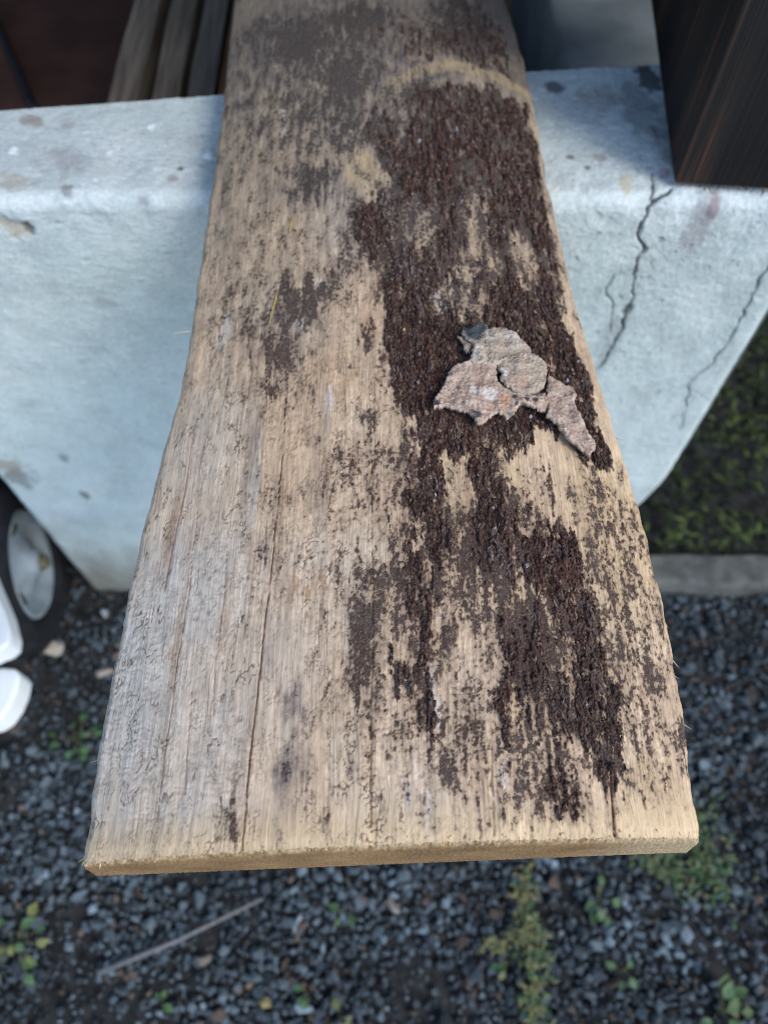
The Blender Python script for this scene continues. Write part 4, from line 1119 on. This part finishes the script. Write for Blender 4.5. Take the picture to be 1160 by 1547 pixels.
# =================================================================== PLANTS
def leaf_mesh(name, Lg, Wd, fold=.25, tip=1.0, segs=5):
    vs = []; fs = []
    for i in range(segs + 1):
        f = i / segs; ww = Wd * .5 * (math.sin(math.pi * min(1, f * .92 + .06)) ** (.7 if tip < 1 else 1.0))
        z = -.25 * Lg * f * f
        vs += [(-ww, Lg * f, z + fold * ww), (0, Lg * f, z), (ww, Lg * f, z + fold * ww)]
    for i in range(segs):
        a = i * 3
        fs += [(a, a + 1, a + 4, a + 3), (a + 1, a + 2, a + 5, a + 4)]
    me = bpy.data.meshes.new(name); me.from_pydata(vs, [], fs)
    for p in me.polygons: p.use_smooth = True
    return me
def leaf_mat(name, c1, c2):
    m = noise_mat(name, c1, c2, (120, 120, 120), .55, .35, .2, .0005)
    b = m.node_tree.nodes['Principled BSDF']
    return m
green_a = leaf_mat('green_leaf', (.028, .075, .026), (.075, .145, .055))
green_b = leaf_mat('yellow_green_leaf', (.09, .11, .03), (.17, .17, .05))
green_c = leaf_mat('dark_green_leaf', (.02, .055, .012), (.055, .11, .025))
olive = leaf_mat('olive_weed', (.06, .075, .03), (.16, .165, .075))
stem_mat = noise_mat('weed_stem', (.12, .13, .05), (.22, .2, .09), (200, 200, 200), .7, .2, 0)
round_leaf = leaf_mesh('leaf', .019, .0145, .35, 1.0)
def round_weed(px, py, k, spread, scale, mats, label, z=.012):
    base = at_z(px, py, z)
    o = empty('leafy_weed', (base[0], base[1], .0)); rg = random.Random(int(px * 7 + py))
    for i in range(k):
        a = rg.uniform(0, 2 * math.pi); rr = spread * math.sqrt(rg.random()); hgt = rg.uniform(.008, .024)
        tipx, tipy = rr * math.cos(a), rr * math.sin(a)
        bm = bmesh.new()
        stp = [(base[0] + tipx * f * .9, base[1] + tipy * f * .9, hgt * (f ** .6)) for f in (0, .4, 1)]
        stick('stem', stp, .0006, stem_mat, o, nseg=4)
        me = round_leaf.copy() if False else round_leaf
        key = rg.choice(mats)
        lk = 'leaf_' + key.name
        if lk not in LEAFS:
            mm = round_leaf.copy(); mm.materials.append(key); LEAFS[lk] = mm
        l = bpy.data.objects.new('leaf', LEAFS[lk]); COL.objects.link(l); l.parent = o
        l.location = (tipx * .9, tipy * .9, hgt); s_ = scale * rg.uniform(.7, 1.25); l.scale = (s_, s_, s_)
        l.rotation_euler = (rg.gauss(.1, .25), rg.gauss(0, .25), a - math.pi / 2 + rg.gauss(0, .5))
    tag(o, label, 'weed', 'small weeds in the gravel')
LEAFS = {}
round_weed(20, 1425, 16, .040, .72, [green_a, green_a, green_a, green_a, green_b], 'broad-leaved pale green weed at the left edge of the gravel')
round_weed(118, 1112, 12, .030, .5, [green_a, green_a], 'small bright green weed beside the left edge of the slab')
round_weed(519, 1378, 4, .010, .6, [green_a], 'tiny bright green weed below the middle of the sawn end')
round_weed(463, 1502, 3, .008, .6, [green_a], 'tiny green seedling at the bottom, right of the yellowish stone')
round_weed(243, 1515, 3, .007, .5, [green_a], 'tiny green seedling below the grey stick')
round_weed(1090, 1530, 8, .026, .8, [green_a, green_c], 'green weed in the bottom corner on the gravel')
round_weed(935, 1470, 4, .011, .6, [green_a], 'small green seedling right of the creeping weed')
round_weed(905, 1360, 7, .022, .6, [green_a, olive], 'low green weed sprig under the slab corner')
round_weed(770, 1450, 5, .016, .6, [green_a, olive], 'little green sprig left of the creeping weed')
round_weed(510, 1535, 4, .012, .5, [olive, green_b], 'tiny olive seedling at the bottom edge')

def feathery(name, path_px, k, spread, lean, mats, label, group, leafL=.008, z=.012, up=(.002, .02)):
    """creeping weed: stems with many small narrow leaves"""
    pth = [at_z(p[0], p[1], z) for p in path_px]
    o = empty(name, (pth[0][0], pth[0][1], 0))
    stick('stem', [(p[0], p[1], .009 + .003 * math.sin(i)) for i, p in enumerate(pth)], .0013, stem_mat, o, nseg=5)
    pth = np.array(pth); cum = np.concatenate([[0], np.cumsum(np.linalg.norm(np.diff(pth, axis=0), axis=1))])
    for mi, mt in enumerate(mats):
        kk = k // len(mats)
        t = RNG.uniform(0, cum[-1], kk)
        base = np.stack([np.interp(t, cum, pth[:, 0]), np.interp(t, cum, pth[:, 1]), np.zeros(kk)], -1)
        base[:, :2] += RNG.normal(0, spread, (kk, 2)); base[:, 2] = RNG.uniform(*up, kk) + .004
        D = np.stack([RNG.normal(0, 1, kk), RNG.normal(lean, 1, kk), RNG.uniform(-.2, .6, kk)], -1)
        V_, F_, nv = spindles(base, D, RNG.uniform(.5, 1.4, kk) * leafL, RNG.uniform(.12, .24, kk) * leafL, 4, .25)
        link('foliage', np_mesh('foliage', V_, [F_], None, False), mt, o)
    tag(o, label, 'weed', group)
feathery('creeping_weed', [(790, 1320), (795, 1380), (808, 1440), (805, 1500), (812, 1560)], 300, .008, -.5, [olive, green_a, stem_mat], 'long feathery olive weed creeping down the gravel', 'small weeds in the gravel', .010)
feathery('creeping_weed', [(805, 1400), (770, 1418), (735, 1430)], 80, .005, -.2, [olive, stem_mat], 'side shoot of dry olive weed reaching left across the gravel', 'small weeds in the gravel', .009)
feathery('creeping_weed', [(1040, 1215), (1035, 1270), (1060, 1310), (1095, 1335)], 330, .015, 0, [green_a, green_c, olive], 'green feathery weed clump beside the right corner of the sawn end', 'small weeds in the gravel', .010)
feathery('creeping_weed', [(960, 1290), (1000, 1310), (1040, 1330)], 160, .009, 0, [green_a, olive], 'thin green weed under the right part of the sawn end', 'small weeds in the gravel', .009)
# moss and low weeds behind the kerb
km = 5200
bx = RNG.uniform(.25, 1.0, km); by = RNG.uniform(.456, 1.1, km)
dn = fbm(bx * 9, by * 9, 420, 3)
hz = .012 + .035 * np.clip(dn + .4, 0, 1)
P3 = np.stack([bx, by, RNG.uniform(0, 1, km) * hz], -1)
D = np.stack([RNG.normal(0, 1, km), RNG.normal(-.2, 1, km), RNG.uniform(-.1, 1.0, km)], -1)
V_, F_, nv = spindles(P3, D, RNG.uniform(.006, .024, km), RNG.uniform(.0014, .0045, km), 4, .25)
tn = np.clip(dn + .3 + RNG.normal(0, .3, km), 0, 1)[:, None]
mc = np.array((.018, .030, .012)) * (1 - tn) + np.array((.075, .105, .03)) * tn
ms = link('moss_and_weeds', np_mesh('moss_and_weeds', V_, [F_], np.repeat(mc, nv, 0), False), attr_mat('moss', .8, .2, (300, 300, 300), .2, 0))
tag(ms, 'dark green moss and low weeds growing behind the kerb', 'moss', kind='stuff')
# dark board leaning in the shade behind
dp = empty('dark_plank', (.62, .80, 0))
bm = bmesh.new()
add_box(bm, (0, 0, 0), (.5, .02, .30), Matrix.Translation((.455, .66, .0)) @ Matrix.Rotation(math.radians(58), 4, 'Z') @ Matrix.Rotation(math.radians(-18), 4, 'X'))
bm_obj('plank_sheet', bm, noise_mat('dark_grey_plank', (.02, .02, .022), (.045, .045, .048), (20, 20, 20), .7, .3, .2), dp, bevel=.003)
tag(dp, 'dark grey plank leaning in the shade behind the mossy strip', 'plank')

# =================================================================== WHEELED CART
cart = empty('plastic_cart', (-.46, .40, 0))
tag(cart, 'white plastic cart with a black-tyred wheel beside the wall', 'cart')
def lathe(prof, axis_loc, rz, tilt, n=48):
    """profile (radius, along axis) turned about the local X axis"""
    bm = bmesh.new(); rings = []
    M = Matrix.Translation(axis_loc) @ Matrix.Rotation(rz, 4, 'Z') @ Matrix.Rotation(tilt, 4, 'Y')
    for rad, ax in prof:
        rings.append([bm.verts.new(M @ Vector((ax, rad * math.cos(2 * math.pi * k / n), rad * math.sin(2 * math.pi * k / n)))) for k in range(n)])
    for a, b in zip(rings[:-1], rings[1:]):
        for k in range(n): bm.faces.new((a[k], a[(k + 1) % n], b[(k + 1) % n], b[k]))
    return bm, rings, M
WC, WRZ, WT = (-.446, .393, .112), math.radians(9), math.radians(0)
wheel = empty('wheel', WC); wheel.parent = cart; wheel.matrix_parent_inverse = Matrix.Translation(-cart.location)
tyre_mat = noise_mat('black_tyre', (.008, .009, .012), (.02, .021, .025), (60, 60, 60), .8, .25, .3)
rim_mat = noise_mat('white_rim', (.20, .24, .265), (.31, .355, .38), (40, 40, 40), .5, .4, .15, c3=(.3, .3, .26))
def wpart(name, bm, mat):
    o = bm_obj(name, bm, mat, None, smooth=True); o.parent = wheel
    o.matrix_parent_inverse = Matrix.Translation(-Vector(WC)); return o
bm, rg_, M = lathe([(.072, -.018), (.098, -.024), (.108, -.016), (.111, 0), (.108, .018), (.098, .027), (.084, .029), (.072, .024), (.068, .016), (.068, -.016), (.072, -.018)], WC, WRZ, WT)
wpart('tyre', bm, tyre_mat)
bm, rg_, M = lathe([(.0675, -.015), (.0675, .020), (.064, .023), (.059, .020), (.052, .010), (.034, .013), (.026, .020), (.018, .024), (.016, .030), (.013, .032), (.0001, .032)], WC, WRZ, WT)
wpart('rim', bm, rim_mat)
bm, rg_, M = lathe([(.0001, .0405), (.007, .040), (.010, .036), (.011, .031)], WC, WRZ, WT, 20)
wpart('axle_cap', bm, noise_mat('rusty_cap', (.07, .06, .03), (.16, .14, .09), (200, 200, 200), .6, .4, .2))
for k in range(3):
    a = 2 * math.pi * k / 3 - 1.1
    bm = bmesh.new()
    vs = bmesh.ops.create_uvsphere(bm, u_segments=12, v_segments=8, radius=1)['verts']
    Mm = Matrix.Translation(WC) @ Matrix.Rotation(WRZ, 4, 'Z') @ Matrix.Translation((.0125, .047 * math.cos(a), .047 * math.sin(a))) @ Matrix.Rotation(a, 4, 'X') @ Matrix.Diagonal((.004, .0055, .016, 1))
    bmesh.ops.transform(bm, matrix=Mm, verts=bm.verts[:])
    wpart('rim_slot', bm, noise_mat('dark_slot', (.03, .035, .03), (.07, .07, .05), (100, 100, 100), .9, .1, 0))
white_mat = noise_mat('white_plastic', (.78, .80, .80), (.86, .87, .87), (12, 12, 12), .35, .5, .05)
def slab_shape(name, outline_px, z0, z1, mat, bev):
    bm = bmesh.new()
    top = [at_z(px - 20, py - 4, z1) for px, py in outline_px]
    lo = [bm.verts.new((p[0], p[1], z0)) for p in top]; hi = [bm.verts.new(tuple(p)) for p in top]
    bm.faces.new(lo[::-1]); bm.faces.new(hi)
    for i in range(len(lo)):
        j = (i + 1) % len(lo); bm.faces.new((lo[i], lo[j], hi[j], hi[i]))
    return bm_obj(name, bm, mat, cart, smooth=False, bevel=bev, seg=3)
slab_shape('fender', [(-160, 700), (-60, 745), (-20, 812), (4, 872), (26, 925), (36, 958), (34, 975), (22, 985), (0, 992), (-40, 1000), (-160, 1010)], .20, .232, white_mat, .004)
slab_shape('lower_panel', [(-160, 1024), (-40, 1022), (0, 1016), (24, 1012), (44, 1014), (50, 1024), (46, 1044), (36, 1068), (22, 1088), (6, 1098), (-20, 1104), (-160, 1110)], .14, .175, white_mat, .004)
slab_shape('frame_bar', [(-160, 1000), (0, 990), (40, 1000), (62, 1006), (60, 1012), (36, 1010), (0, 1010), (-160, 1022)], .12, .142, noise_mat('dark_frame', (.03, .028, .028), (.07, .06, .058), (60, 60, 60), .6, .4, .2), .002)
bm = bmesh.new(); add_box(bm, (-.80, .385, .10), (-.48, .40, .116)); bm_obj('axle', bm, tyre_mat, cart, bevel=.002)
bm = bmesh.new(); add_box(bm, (-.70, .27, .10), (-.62, .35, .21)); bm_obj('mount_block', bm, tyre_mat, cart, bevel=.006)
